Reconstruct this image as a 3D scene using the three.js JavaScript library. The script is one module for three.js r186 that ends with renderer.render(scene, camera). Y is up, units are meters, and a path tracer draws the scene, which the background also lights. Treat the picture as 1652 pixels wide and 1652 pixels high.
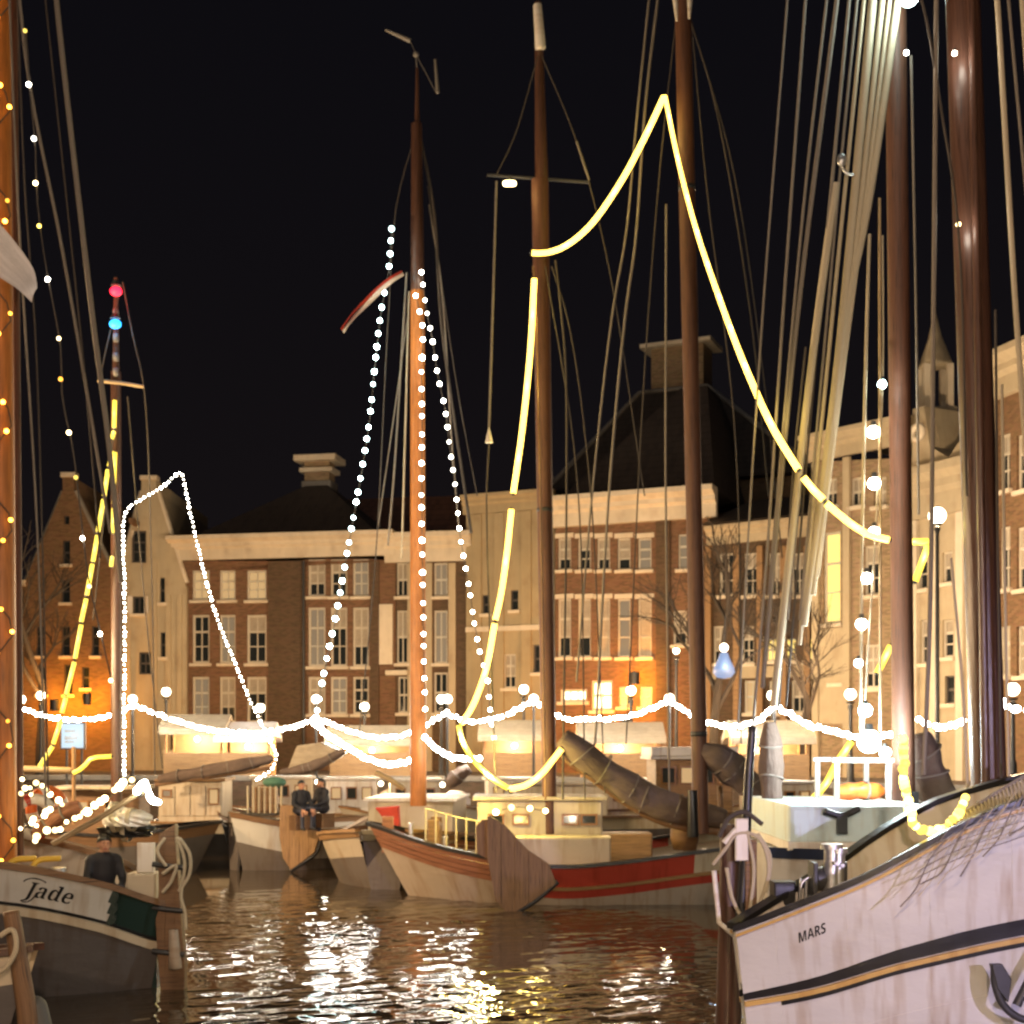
import * as THREE from 'three';
import { mergeGeometries, mergeVertices, toCreasedNormals } from 'three/addons/utils/BufferGeometryUtils.js';
import { MarchingCubes } from 'three/addons/objects/MarchingCubes.js';

/* ---------- camera, sky, moon, exposure ---------- */
const F = 2200, HY = 2.7, CX = 826, HZ = 1200, IMG = 1652;
const scene = new THREE.Scene();
const camera = new THREE.PerspectiveCamera(2 * Math.atan(HZ / F) * 180 / Math.PI, IMG / (2 * HZ), 0.1, 3000);
camera.position.set(0, HY, 0);
camera.setViewOffset(IMG, 2 * HZ, 0, 0, IMG, IMG);
camera.updateProjectionMatrix();
camera.focus = 2.2; camera.userData.fStop = 8;            // a slightly soft handheld night shot
const renderer = new THREE.WebGLRenderer({ antialias: true });
renderer.toneMapping = THREE.LinearToneMapping;
renderer.toneMappingExposure = 1;
renderer.shadowMap.enabled = true;
{
  const W = 64, H = 32, d = new Float32Array(W * H * 4);
  for (let y = 0; y < H; y++) {
    const up = Math.max(0, ((y + 0.5) / H - 0.5) * 2), k = Math.exp(-up * 5);
    for (let x = 0; x < W; x++) d.set([0.0026 + 0.007 * k, 0.0028 + 0.0042 * k, 0.0046 + 0.0024 * k, 1], (y * W + x) * 4);
  }
  const t = new THREE.DataTexture(d, W, H, THREE.RGBAFormat, THREE.FloatType);
  t.mapping = THREE.EquirectangularReflectionMapping; t.magFilter = t.minFilter = THREE.LinearFilter; t.needsUpdate = true;
  scene.background = t; scene.environment = t;
}
const moon = new THREE.DirectionalLight(new THREE.Color(1, 0.95, 0.88), 0.13);
moon.name = 'moonlight'; moon.position.set(-40, 90, 60); moon.castShadow = true;
moon.shadow.camera.left = -60; moon.shadow.camera.right = 60; moon.shadow.camera.top = 60; moon.shadow.camera.bottom = -60; moon.shadow.camera.far = 300;
scene.add(moon, moon.target);

/* ---------- helpers ---------- */
let seed = 12345;
const rnd = () => { seed = (seed * 1664525 + 1013904223) >>> 0; return seed / 4294967296; };
const rr = (a, b) => a + (b - a) * rnd();
const V = (x, y, z) => new THREE.Vector3(x, y, z);
const P = (px, py, d) => V((px - CX) / F * d, HY + (HZ - py) / F * d, -d);   // a place in the harbour from its direction and distance
const C = (r, g, b) => new THREE.Color().setRGB(r, g, b);
const lerp = (a, b, t) => a + (b - a) * t, clamp = (x, a = 0, b = 1) => Math.min(b, Math.max(a, x));
const used = new Map();
function numbered(n) { const k = used.get(n) ?? 0; used.set(n, k + 1); return k ? n + '_' + String(k).padStart(3, '0') : n; }
function tag(o, label, category, group, kind) {
  if (label) o.userData.label = label; if (category) o.userData.category = category;
  if (group) o.userData.group = group; if (kind) o.userData.kind = kind; return o;
}
function thing(name, label, category, pos = [0, 0, 0], turn = 0, group) {
  const g = new THREE.Group(); g.name = numbered(name); g.position.set(...(pos.isVector3 ? pos.toArray() : pos)); g.rotation.y = turn;
  tag(g, label, category, group); scene.add(g); g.updateMatrixWorld(true); return g;
}
function part(parent, name, geo, mat) {
  if (Array.isArray(geo)) { let last; for (const g of geo) last = part(parent, name, g, mat); return last; }
  const m = new THREE.Mesh(geo, mat); m.name = name; m.castShadow = m.receiveShadow = true; parent.add(m); return m;
}
function partW(parent, name, geo, mat) {     // geometry given in the place's own coordinates
  parent.updateWorldMatrix(true, false);
  return part(parent, name, geo.applyMatrix4(new THREE.Matrix4().copy(parent.matrixWorld).invert()), mat);
}
function struct(name, geo, mat) { const m = new THREE.Mesh(geo, mat); m.name = numbered(name); m.userData.kind = 'structure'; m.receiveShadow = m.castShadow = true; scene.add(m); return m; }
const merge = (list) => mergeGeometries(list.map((g) => { const n = g.index ? g.toNonIndexed() : g; for (const k of Object.keys(n.attributes)) if (!['position', 'normal', 'uv'].includes(k)) n.deleteAttribute(k); return n; }));
function metric(g) {                          // uv in metres by the way each face points
  g = g.index ? g.toNonIndexed() : g;
  const p = g.attributes.position, uv = new Float32Array(p.count * 2), a = V(), b = V(), c = V(), n = V();
  for (let i = 0; i < p.count; i += 3) {
    a.fromBufferAttribute(p, i); b.fromBufferAttribute(p, i + 1); c.fromBufferAttribute(p, i + 2);
    n.copy(b).sub(a).cross(c.clone().sub(a)); const x = Math.abs(n.x), y = Math.abs(n.y), z = Math.abs(n.z);
    [a, b, c].forEach((q, k) => uv.set(y >= x && y >= z ? [q.x, q.z] : x >= z ? [q.z, q.y] : [q.x, q.y], (i + k) * 2));
  }
  g.setAttribute('uv', new THREE.BufferAttribute(uv, 2)); return g;
}
const box = (x0, x1, y0, y1, z0, z1) => metric(new THREE.BoxGeometry(Math.abs(x1 - x0), Math.abs(y1 - y0), Math.abs(z1 - z0)).translate((x0 + x1) / 2, (y0 + y1) / 2, (z0 + z1) / 2));
function bevel(x0, x1, y0, y1, z0, z1, r = 0.02) {
  const s = new THREE.Shape(); s.moveTo(x0 + r, y0 + r); s.lineTo(x1 - r, y0 + r); s.lineTo(x1 - r, y1 - r); s.lineTo(x0 + r, y1 - r);
  return metric(new THREE.ExtrudeGeometry(s, { depth: z1 - z0 - 2 * r, bevelEnabled: true, bevelSize: r, bevelThickness: r, bevelSegments: 2 }).translate(0, 0, z0 + r));
}
function tube(pts, r0, r1 = r0, seg = 8, smooth = false, n) {   // a round bar along points, tapering from r0 to r1
  const curve = smooth ? new THREE.CatmullRomCurve3(pts, false, 'centripetal') : null;
  const path = smooth ? curve.getSpacedPoints(n ?? Math.max(8, pts.length * 6)) : pts, N = path.length;
  const pos = [], uv = [], idx = []; let len = 0, up = null;
  for (let i = 0; i < N; i++) {
    const t = path[Math.min(i + 1, N - 1)].clone().sub(path[Math.max(i - 1, 0)]).normalize();
    if (!up) { up = Math.abs(t.y) < 0.9 ? V(0, 1, 0) : V(1, 0, 0); }
    const a = up.clone().sub(t.clone().multiplyScalar(up.dot(t))).normalize(), b = t.clone().cross(a); up = a;
    if (i) len += path[i].distanceTo(path[i - 1]);
    const f = i / (N - 1), r = typeof r0 === 'function' ? r0(f, 0) : lerp(r0, r1, f);
    for (let k = 0; k <= seg; k++) {
      const w = k / seg * Math.PI * 2, rk = typeof r0 === 'function' && r0.length > 1 ? r0(f, w) : r;
      const q = path[i].clone().addScaledVector(a, Math.cos(w) * rk).addScaledVector(b, Math.sin(w) * rk);
      pos.push(q.x, q.y, q.z); uv.push(len, k / seg * 2 * Math.PI * Math.max(r, 0.02));
    }
  }
  const row = seg + 1;
  for (let i = 0; i < N - 1; i++) for (let k = 0; k < seg; k++) { const q = i * row + k; idx.push(q, q + row, q + 1, q + 1, q + row, q + row + 1); }
  for (const [i, flip] of [[0, 1], [N - 1, 0]]) {
    const c = pos.length / 3; pos.push(path[i].x, path[i].y, path[i].z); uv.push(0, 0);
    for (let k = 0; k < seg; k++) flip ? idx.push(c, i * row + k, i * row + k + 1) : idx.push(c, i * row + k + 1, i * row + k);
  }
  const g = new THREE.BufferGeometry();
  g.setAttribute('position', new THREE.Float32BufferAttribute(pos, 3)); g.setAttribute('uv', new THREE.Float32BufferAttribute(uv, 2)); g.setIndex(idx);
  // seam: weld normals by position
  g.computeVertexNormals();
  const nn = g.attributes.normal;
  for (let i = 0; i < N; i++) { const a = i * row, b = a + seg, x = nn.getX(a) + nn.getX(b), y = nn.getY(a) + nn.getY(b), z = nn.getZ(a) + nn.getZ(b), l = Math.hypot(x, y, z) || 1; nn.setXYZ(a, x / l, y / l, z / l); nn.setXYZ(b, x / l, y / l, z / l); }
  return g;
}
const ball = (c, r, d = 1) => new THREE.IcosahedronGeometry(r, d).translate(c.x, c.y, c.z);
const pts = (list, d) => list.map(([x, y, dd]) => P(x, y, dd ?? d));
function ribbon(path, w, h, side) {           // a bar of square section along a path; side(i) gives its sideways direction
  const pos = [], idx = [], N = path.length;
  for (let i = 0; i < N; i++) {
    const s = side(i), p = path[i];
    for (const [a, b] of [[-1, -1], [1, -1], [1, 1], [-1, 1]]) pos.push(p.x + s.x * a * w / 2, p.y + b * h / 2, p.z + s.z * a * w / 2);
  }
  for (let i = 0; i < N - 1; i++) for (let k = 0; k < 4; k++) { const a = i * 4 + k, b = i * 4 + (k + 1) % 4; idx.push(a, b, a + 4, b, b + 4, a + 4); }
  idx.push(0, 2, 1, 0, 3, 2); const e = (N - 1) * 4; idx.push(e, e + 1, e + 2, e, e + 2, e + 3);
  const g = new THREE.BufferGeometry(); g.setAttribute('position', new THREE.Float32BufferAttribute(pos, 3)); g.setIndex(idx);
  return metric(toCreasedNormals(g, 0.5));
}
const spline = (tbl) => (t) => {
  let i = 0; while (i < tbl.length - 2 && t > tbl[i + 1][0]) i++;
  const p = (k) => tbl[clamp(k, 0, tbl.length - 1)], [x0, y0] = p(i), [x1, y1] = p(i + 1), u = clamp((t - x0) / (x1 - x0));
  const m0 = (y1 - p(i - 1)[1]) / Math.max(1e-6, x1 - p(i - 1)[0]) * (x1 - x0), m1 = (p(i + 2)[1] - y0) / Math.max(1e-6, p(i + 2)[0] - x0) * (x1 - x0);
  return (2 * u ** 3 - 3 * u * u + 1) * y0 + (u ** 3 - 2 * u * u + u) * m0 + (3 * u * u - 2 * u ** 3) * y1 + (u ** 3 - u * u) * m1;
};

/* ---------- textures ---------- */
const hash = (x, y, s) => { let h = Math.imul(x, 374761393) ^ Math.imul(y, 668265263) ^ Math.imul(s, 2147483647 - 61); h = Math.imul(h ^ (h >>> 13), 1274126177); return ((h ^ (h >>> 16)) >>> 0) / 4294967296; };
function vn(x, y, px, py, s) {
  const ix = Math.floor(x), iy = Math.floor(y), fx = x - ix, fy = y - iy, u = fx * fx * (3 - 2 * fx), v = fy * fy * (3 - 2 * fy), m = (a, b) => ((a % b) + b) % b;
  const h = (a, b) => hash(m(a, px), m(b, py), s);
  return lerp(lerp(h(ix, iy), h(ix + 1, iy), u), lerp(h(ix, iy + 1), h(ix + 1, iy + 1), u), v);
}
function fbm(u, v, fx, fy, oct, s) { let a = 0.5, t = 0, w = 0; for (let i = 0; i < oct; i++) { t += a * vn(u * fx, v * fy, fx, fy, s + i); w += a; a *= 0.55; fx *= 2; fy *= 2; } return t / w; }
function tex(W, H, mx, my, fn, colour = true) {
  const d = new Uint8Array(W * H * 4);
  for (let y = 0; y < H; y++) for (let x = 0; x < W; x++) {
    let c = fn(x / W, y / H); if (typeof c === 'number') c = [c, c, c];
    for (let k = 0; k < 3; k++) { let q = clamp(c[k]); if (colour) q = q <= 0.0031308 ? q * 12.92 : 1.055 * q ** (1 / 2.4) - 0.055; d[(y * W + x) * 4 + k] = q * 255; }
    d[(y * W + x) * 4 + 3] = 255;
  }
  const t = new THREE.DataTexture(d, W, H); t.wrapS = t.wrapT = THREE.RepeatWrapping; t.magFilter = THREE.LinearFilter; t.minFilter = THREE.LinearMipmapLinearFilter; t.generateMipmaps = true;
  if (colour) t.colorSpace = THREE.SRGBColorSpace;
  t.repeat.set(1 / mx, 1 / my); t.needsUpdate = true; return t;
}
const brickAt = (u, v, nx, ny) => { const row = Math.floor(v * ny), x = u * nx + (row & 1 ? 0.5 : 0), col = Math.floor(x) % nx; return [col, row, x - Math.floor(x), v * ny - row]; };
const T = {
  brick: tex(512, 512, 2.64, 2.08, (u, v) => { const [c, r, fx, fy] = brickAt(u, v, 12, 32), j = fx < 0.05 || fy < 0.14; const k = 0.62 + 0.5 * hash(c, r, 3) + 0.25 * (fbm(u, v, 8, 8, 4, 9) - 0.5); return j ? [0.8, 0.85, 0.85] : [k, k * (0.9 + 0.2 * hash(c, r, 5)), k * 0.95]; }),
  brickB: tex(512, 512, 2.64, 2.08, (u, v) => { const [c, r, fx, fy] = brickAt(u, v, 12, 32); return (fx < 0.05 || fy < 0.14 ? 0.2 : 0.7 + 0.2 * hash(c, r, 8)) + 0.1 * fbm(u, v, 64, 64, 2, 4); }, false),
  plaster: tex(512, 512, 5, 5, (u, v) => { const s = fbm(u, v, 24, 3, 4, 21), m = fbm(u, v, 6, 6, 5, 31), st = Math.max(0, fbm(u, v, 10, 8, 3, 41) - 0.55) * 1.6; const k = 0.72 + 0.3 * m + 0.16 * (s - 0.5) - 0.3 * st; return [k, k * (0.985 - 0.1 * st), k * (0.96 - 0.15 * st)]; }),
  plasterB: tex(512, 512, 2, 2, (u, v) => fbm(u, v, 24, 24, 5, 77), false),
  wood: tex(512, 512, 1.6, 0.4, (u, v) => { const w = fbm(u, v, 4, 6, 3, 51), g = fbm(u, v + 0.06 * w, 6, 64, 3, 61), k = 0.42 + 0.85 * g + 0.35 * (w - 0.5) - (g < 0.34 ? 0.25 : 0); return [k, k * (0.93 + 0.07 * w), k * 0.88]; }),
  woodB: tex(512, 512, 1.6, 0.4, (u, v) => fbm(u, v, 6, 64, 4, 61), false),
  paint: tex(512, 512, 3, 1.6, (u, v) => { const m = fbm(u, v, 5, 4, 5, 81), s = Math.max(0, fbm(u, v, 40, 3, 3, 91) - 0.56) * 2.2; const k = 0.8 + 0.26 * m - 0.3 * s; return [k, k * (1 - 0.16 * s), k * (1 - 0.3 * s)]; }),
  paintB: tex(256, 256, 1.1, 0.7, (u, v) => fbm(u, v, 6, 6, 4, 101), false),
  roof: tex(256, 256, 1.92, 1.6, (u, v) => { const r = Math.floor(v * 5), c = Math.floor(u * 8), fx = u * 8 - c, fy = v * 5 - r, k = (0.7 + 0.5 * hash(c, r, 12)) * (fy < 0.1 ? 0.5 : 1); return k * (0.85 + 0.3 * fbm(u, v, 16, 16, 3, 17)); }),
  roofB: tex(256, 256, 1.92, 1.6, (u, v) => { const fx = u * 8 - Math.floor(u * 8), fy = v * 5 - Math.floor(v * 5); return 0.3 + 0.4 * Math.sin(fx * Math.PI) + 0.3 * (1 - fy); }, false),
  sett: tex(512, 512, 2, 2, (u, v) => { const [c, r, fx, fy] = brickAt(u, v, 10, 20), j = fx < 0.09 || fy < 0.14; return j ? 0.4 : 0.65 + 0.45 * hash(c, r, 2) + 0.2 * (fbm(u, v, 16, 16, 3, 6) - 0.5); }),
  settB: tex(512, 512, 2, 2, (u, v) => { const [, , fx, fy] = brickAt(u, v, 10, 20); return Math.min(1, 4 * Math.min(fx, 1 - fx)) * Math.min(1, 4 * Math.min(fy, 1 - fy)); }, false),
  canvas: tex(256, 256, 0.8, 0.8, (u, v) => 0.7 + 0.4 * fbm(u, v, 5, 9, 4, 33) + (fbm(u, v, 128, 128, 1, 3) - 0.5) * 0.15),
  canvasB: tex(256, 256, 0.7, 0.5, (u, v) => fbm(u, v, 4, 12, 4, 37), false),
  rope: tex(64, 64, 0.05, 0.05, (u, v) => { const s = (u + v) % 0.5 / 0.5; return 0.55 + 0.45 * Math.sin(s * Math.PI); }),
};
const MAT = {};
function mat(key, color, rough, map, bump, bs, extra) {
  const m = new THREE.MeshStandardMaterial({ color: C(...color), roughness: rough, map: map ?? null, bumpMap: bump ?? null, ...(extra ?? {}) });
  if (bump) m.bumpScale = bs; m.side = THREE.DoubleSide; m.name = key; return (MAT[key] = m);
}
mat('brickRed', [0.2, 0.108, 0.062], 0.9, T.brick, T.brickB, 0.008);
mat('brickBrown', [0.21, 0.12, 0.062], 0.9, T.brick, T.brickB, 0.008);
mat('brickDark', [0.12, 0.075, 0.045], 0.9, T.brick, T.brickB, 0.008);
mat('brickPale', [0.34, 0.24, 0.15], 0.9, T.brick, T.brickB, 0.008);
mat('cream', [0.5, 0.42, 0.29], 0.85, T.plaster, T.plasterB, 0.006);
mat('stucco', [0.42, 0.34, 0.21], 0.9, T.plaster, T.plasterB, 0.008);
mat('trim', [0.7, 0.62, 0.49], 0.6, T.plaster, T.plasterB, 0.003);
mat('interior', [0.05, 0.04, 0.035], 0.95);
mat('frameWhite', [0.6, 0.55, 0.45], 0.5, T.plaster);
mat('frameDark', [0.06, 0.05, 0.045], 0.5);
mat('glass', [0.02, 0.024, 0.026], 0.06);
mat('blind', [0.4, 0.34, 0.26], 0.8, T.canvas);
mat('roofTile', [0.04, 0.028, 0.022], 0.75, T.roof, T.roofB, 0.03);
mat('roofRed', [0.14, 0.06, 0.035], 0.8, T.roof, T.roofB, 0.03);
mat('lead', [0.2, 0.19, 0.18], 0.5, T.plaster);
mat('sett', [0.16, 0.13, 0.11], 0.8, T.sett, T.settB, 0.012);
mat('stone', [0.28, 0.25, 0.21], 0.85, T.plaster, T.plasterB, 0.01);
mat('asphalt', [0.06, 0.055, 0.05], 0.9, T.plaster, T.plasterB, 0.006);
mat('iron', [0.03, 0.03, 0.032], 0.45, null, T.paintB, 0.004);
mat('mastBrown', [0.11, 0.046, 0.028], 0.6, T.wood, T.woodB, 0.002);
mat('mastPaintedGlow', [0.42, 0.15, 0.03], 0.5, T.wood, T.woodB, 0.002);  // varnished wood with the orange bulb glow painted into its colour
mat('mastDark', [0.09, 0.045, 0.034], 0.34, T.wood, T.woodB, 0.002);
mat('mastPale', [0.4, 0.3, 0.18], 0.5, T.wood, T.woodB, 0.002);
mat('woodBrown', [0.19, 0.105, 0.055], 0.6, T.wood, T.woodB, 0.004);
mat('woodWarm', [0.32, 0.19, 0.09], 0.55, T.wood, T.woodB, 0.004);
mat('deckWood', [0.24, 0.17, 0.11], 0.75, T.wood, T.woodB, 0.003);
mat('ropePale', [0.5, 0.43, 0.31], 0.9, T.rope);
mat('ropeGrey', [0.23, 0.2, 0.17], 0.9, T.rope);
mat('ropeDark', [0.07, 0.058, 0.05], 0.9, T.rope);
mat('sail', [0.14, 0.1, 0.08], 0.95, T.canvas, T.canvasB, 0.02);
mat('sailPale', [0.4, 0.33, 0.24], 0.95, T.canvas, T.canvasB, 0.02);
mat('white', [0.7, 0.66, 0.6], 0.45, T.paint, T.paintB, 0.003);
mat('hullWhite', [0.52, 0.51, 0.48], 0.32, T.paint, T.paintB, 0.006);
mat('hullCream', [0.5, 0.43, 0.32], 0.5, T.paint, T.paintB, 0.006);
mat('hullGrey', [0.16, 0.135, 0.115], 0.5, T.paint, T.paintB, 0.008);
mat('hullDark', [0.095, 0.085, 0.085], 0.45, T.paint, T.paintB, 0.01);
mat('hullPale', [0.38, 0.31, 0.24], 0.55, T.paint, T.paintB, 0.008);
mat('hullBlack', [0.012, 0.012, 0.014], 0.35, T.paint, T.paintB, 0.004);
mat('hullRed', [0.38, 0.05, 0.03], 0.4, T.paint, T.paintB, 0.004);
mat('plankRed', [0.3, 0.13, 0.075], 0.6, T.wood, T.woodB, 0.004);
mat('hullGreen', [0.012, 0.03, 0.026], 0.35, T.paint, T.paintB, 0.004);
mat('navy', [0.02, 0.03, 0.065], 0.35, T.paint, T.paintB, 0.003);
mat('paleBlue', [0.55, 0.7, 0.74], 0.5, T.paint, T.paintB, 0.003);
mat('gold', [0.5, 0.32, 0.1], 0.35, T.paint);
mat('varnish', [0.3, 0.15, 0.06], 0.25, T.wood, T.woodB, 0.002);
mat('orange', [0.75, 0.16, 0.02], 0.5, T.canvas);
mat('redCloth', [0.5, 0.05, 0.03], 0.8, T.canvas, T.canvasB, 0.01);
mat('greenCloth', [0.08, 0.2, 0.14], 0.8, T.canvas, T.canvasB, 0.01);
mat('steel', [0.5, 0.5, 0.5], 0.3, null, T.paintB, 0.002, { metalness: 0.8 });
mat('rubber', [0.1, 0.1, 0.1], 0.7, T.plaster);
mat('flagWhite', [0.72, 0.68, 0.68], 0.9, T.canvas);
mat('bark', [0.07, 0.05, 0.035], 0.95, T.wood, T.woodB, 0.02);
mat('yellowPaint', [0.75, 0.5, 0.06], 0.5, T.paint);
function glow(key, r, g, b, k) { const m = new THREE.MeshStandardMaterial({ color: C(0.04, 0.04, 0.04), roughness: 0.5, emissive: C(r, g, b), emissiveIntensity: k }); m.name = key; return (MAT[key] = m); }
glow('bulbWhite', 1, 0.93, 0.76, 34);
glow('bulbCool', 0.7, 1, 0.97, 34);
glow('bulbWarm', 1, 0.76, 0.36, 10);
glow('bulbYellow', 1, 0.72, 0.12, 5);
glow('bulbOrange', 1, 0.42, 0.04, 9);
glow('bulbRed', 1, 0.01, 0.04, 5);
glow('bulbBlue', 0.02, 0.4, 1, 4);
glow('tubeYellow', 1, 0.62, 0.1, 6);
glow('tubeLemon', 1, 0.72, 0.06, 2.2);
glow('tubeWhite', 1, 0.95, 0.82, 14);
glow('garland', 1, 0.95, 0.85, 58);
glow('lampGlass', 1, 0.85, 0.6, 9);
glow('winWarm', 1, 0.62, 0.26, 0.6);
glow('winYellow', 1, 0.72, 0.18, 1.5);
glow('winDim', 1, 0.7, 0.4, 0.2);
glow('shop', 1, 0.82, 0.52, 4);
glow('boardBlue', 0.55, 0.8, 1, 0.9);
glow('lanternBlue', 0.36, 0.56, 1, 0.62);
glow('flood', 0.72, 0.45, 1, 6);
for (const k of ['garland', 'bulbWhite', 'bulbCool', 'bulbWarm', 'bulbYellow', 'bulbOrange']) MAT[k].userData.kin = [0.35, 0.7, 1, 1.3, 1.9].map((f) => { const m = MAT[k].clone(); m.userData = {}; m.emissiveIntensity *= f; return m; });   // lamps of one string burn unequally
function pointLight(parent, world, color, intensity, r = 2) {
  const l = new THREE.PointLight(C(...color), intensity); l.name = 'lamp_light'; l.castShadow = true; l.shadow.radius = r;
  parent.updateWorldMatrix(true, false); l.position.copy(parent.worldToLocal(world.clone())); parent.add(l); return l;
}

/* ---------- water, quay, street ---------- */
const QY = 1.5;
{
  const waves = []; let s = 99; const r = () => { s = (s * 1664525 + 1013904223) >>> 0; return s / 4294967296; };
  for (let i = 0; i < 26; i++) { const L = 0.11 * Math.pow(6, r()), a = (r() - 0.5) * 2.1 + Math.PI / 2 + (r() < 0.5 ? Math.PI : 0); waves.push([Math.cos(a) * 2 * Math.PI / L, Math.sin(a) * 2 * Math.PI / L, r() * 6.28, 0.003 * L * (0.5 + r())]); }
  const calm = (x, z) => { const n = fbm((x + 40) / 80, (z + 60) / 80, 16, 26, 3, 7); return (0.35 + 1.3 * clamp((n - 0.3) * 2)) * clamp((z + 29) / 5, 0.15, 1) * clamp((2.4 - Math.abs(x + 1.6)) / 1.5, 0.75, 1); };
  const height = (x, z) => { let h = 0; for (const [kx, kz, p, a] of waves) h += a * Math.sin(kx * x + kz * z + p); return h * calm(x, z); };
  const x0 = -5.4, x1 = 2.8, z0 = -30, z1 = -11.5, nx = 320, nz = 700, g = new THREE.PlaneGeometry(1, 1, nx, nz), p = g.attributes.position;
  for (let j = 0; j <= nz; j++) for (let i = 0; i <= nx; i++) { const k = j * (nx + 1) + i, x = lerp(x0, x1, i / nx), z = lerp(z0, z1, j / nz), e = Math.min(i, nx - i, j, nz - j) / 4; p.setXYZ(k, x, height(x, z) * clamp(e), z); }
  g.computeVertexNormals();
  const flat = (a, b, c, d) => new THREE.PlaneGeometry(b - a, d - c).rotateX(-Math.PI / 2).translate((a + b) / 2, 0, (c + d) / 2);
  const m = new THREE.MeshPhysicalMaterial({ color: C(0.05, 0.034, 0.02), roughness: 0.045, ior: 1.7, specularIntensity: 1 }); m.name = 'water';
  struct('water', merge([g, flat(x0, x1, -60, z0), flat(-400, x0, -60, 60), flat(x1, 400, -60, 60), flat(x0, x1, z1, 60)]), m);
  const edge = [[-400, -62], [-30, -47.5], [-2, -45], [5.5, -41.5], [11.5, -35], [20, -25], [60, 18], [400, 60]];
  const sh = new THREE.Shape(); sh.moveTo(-400, 600); for (const [x, z] of edge) sh.lineTo(x, -z); sh.lineTo(400, 600);
  struct('street', metric(new THREE.ExtrudeGeometry(sh, { depth: QY + 2, bevelEnabled: false }).rotateX(-Math.PI / 2).translate(0, -2, 0)), MAT.sett);
  const cop = edge.map(([x, z]) => V(x, QY + 0.06, z - 0.02)), wallPts = edge.map(([x, z]) => V(x, 0.3, z + 0.1));
  const sd = (i) => V(0, 0, 1);
  struct('quay_edge', ribbon(cop, 0.5, 0.16, sd), MAT.stone);
  struct('quay_wall', ribbon(wallPts, 0.25, 2.3, sd), MAT.brickDark);
  struct('added_jetty', merge([box(-15, -11.5, 0.6, 1.0, -32, -14), ...[-15, -20, -25, -30].flatMap((z) => [-14.5, -12].map((x) => box(x - 0.15, x + 0.15, -2, 0.597, z - 0.15, z + 0.15)))]), MAT.deckWood);  // added pier out of view, made up to carry two extra lamps
  // the quay on this side, where the photograph is taken from
  struct('quay_near', box(-60, 60, -2, 1.25, 0.6, 40), MAT.sett);
}

/* ---------- buildings along the far quay ---------- */
const bump3 = new THREE.BoxGeometry(1, 1, 1);
function lineOf(pxl, dl, pxr, dr) {
  const A = P(pxl, HZ, dl), B = P(pxr, HZ, dr), dx = B.x - A.x, L = Math.hypot(dx, B.z - A.z);
  const s = (px) => { const k = (px - CX) / F; return (k * dl - A.x) / (dx - k * (dr - dl)); };
  return { A, L, turn: Math.atan2(-(B.z - A.z), dx), u: (px) => s(px) * L, y: (px, py) => HY + (HZ - py) / F * (dl + s(px) * (dr - dl)) - QY, d: (px) => dl + s(px) * (dr - dl) };
}
const shapeOf = (list) => { const s = new THREE.Shape(); list.forEach(([x, y], i) => i ? s.lineTo(x, y) : s.moveTo(x, y)); return s; };
function makeWindow(b, x0, x1, y0, y1, o) {
  const { cols = 2, rows = 3, frame = MAT.frameWhite, sill = MAT.trim, lintel = false, shutters = false } = o, w = x1 - x0, h = y1 - y0, dice = rnd();
  const blind = o.blind || (frame === MAT.frameDark ? 0 : dice < 0.3 ? 0.34 : dice < 0.5 ? 0.67 : dice < 0.62 ? 1 : 0), lit = o.lit ?? (frame !== MAT.frameDark && dice > 0.84 ? MAT.winDim : undefined);
  const g = new THREE.Group(); g.name = 'window'; g.position.set(x0, y0, 0); b.add(g);
  const fw = Math.min(0.1, w * 0.12), mw = 0.05, bars = [box(0, fw, 0, h, -0.2, -0.1), box(w - fw, w, 0, h, -0.2, -0.1), box(fw, w - fw, 0, fw, -0.2, -0.1), box(fw, w - fw, h - fw, h, -0.2, -0.1)];
  const iw = w - 2 * fw, ih = h - 2 * fw;
  for (let c = 1; c < cols; c++) bars.push(box(fw + iw * c / cols - mw / 2, fw + iw * c / cols + mw / 2, fw, h - fw, -0.185, -0.125));
  for (let r = 1; r < rows; r++) for (let c = 0; c < cols; c++) { const k = r === Math.ceil(rows / 2) ? 0.09 : mw, xa = fw + iw * c / cols + (c ? mw / 2 : 0), xb = fw + iw * (c + 1) / cols - (c < cols - 1 ? mw / 2 : 0); bars.push(box(xa, xb, fw + ih * r / rows - k / 2, fw + ih * r / rows + k / 2, -0.183, -0.123)); }
  part(g, 'window_frame', merge(bars), frame);
  for (let r = 0; r < rows; r++) for (let c = 0; c < cols; c++) {
    const blindHere = blind && (r + 0.5) / rows > 1 - blind;
    const m = part(g, 'pane', bump3, lit ? lit : blindHere ? MAT.blind : MAT.glass);
    m.scale.set(iw / cols - 0.002, ih / rows - 0.002, 0.012); m.position.set(fw + iw * (c + 0.5) / cols, fw + ih * (r + 0.5) / rows, -0.165 + 0.002 * rr(-1, 1)); m.rotation.set(rr(-0.008, 0.008), rr(-0.012, 0.012), 0);
  }
  if (sill) part(g, 'sill', bevel(-0.1, w + 0.1, -0.14, -0.004, -0.02, 0.13, 0.015), sill);
  if (lintel) part(g, 'lintel', box(-0.12, w + 0.12, h + 0.004, h + 0.2, -0.01, 0.03), MAT.trim);
  if (shutters) for (const s of [0, 1]) { const sh = part(g, 'shutter', bevel(0, w / 2, 0, h, 0, 0.05, 0.01), MAT.white); sh.position.set(s ? w : 0, 0, 0.02); sh.rotation.y = s ? -0.8 : Math.PI + 0.9; }
  return g;
}
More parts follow.
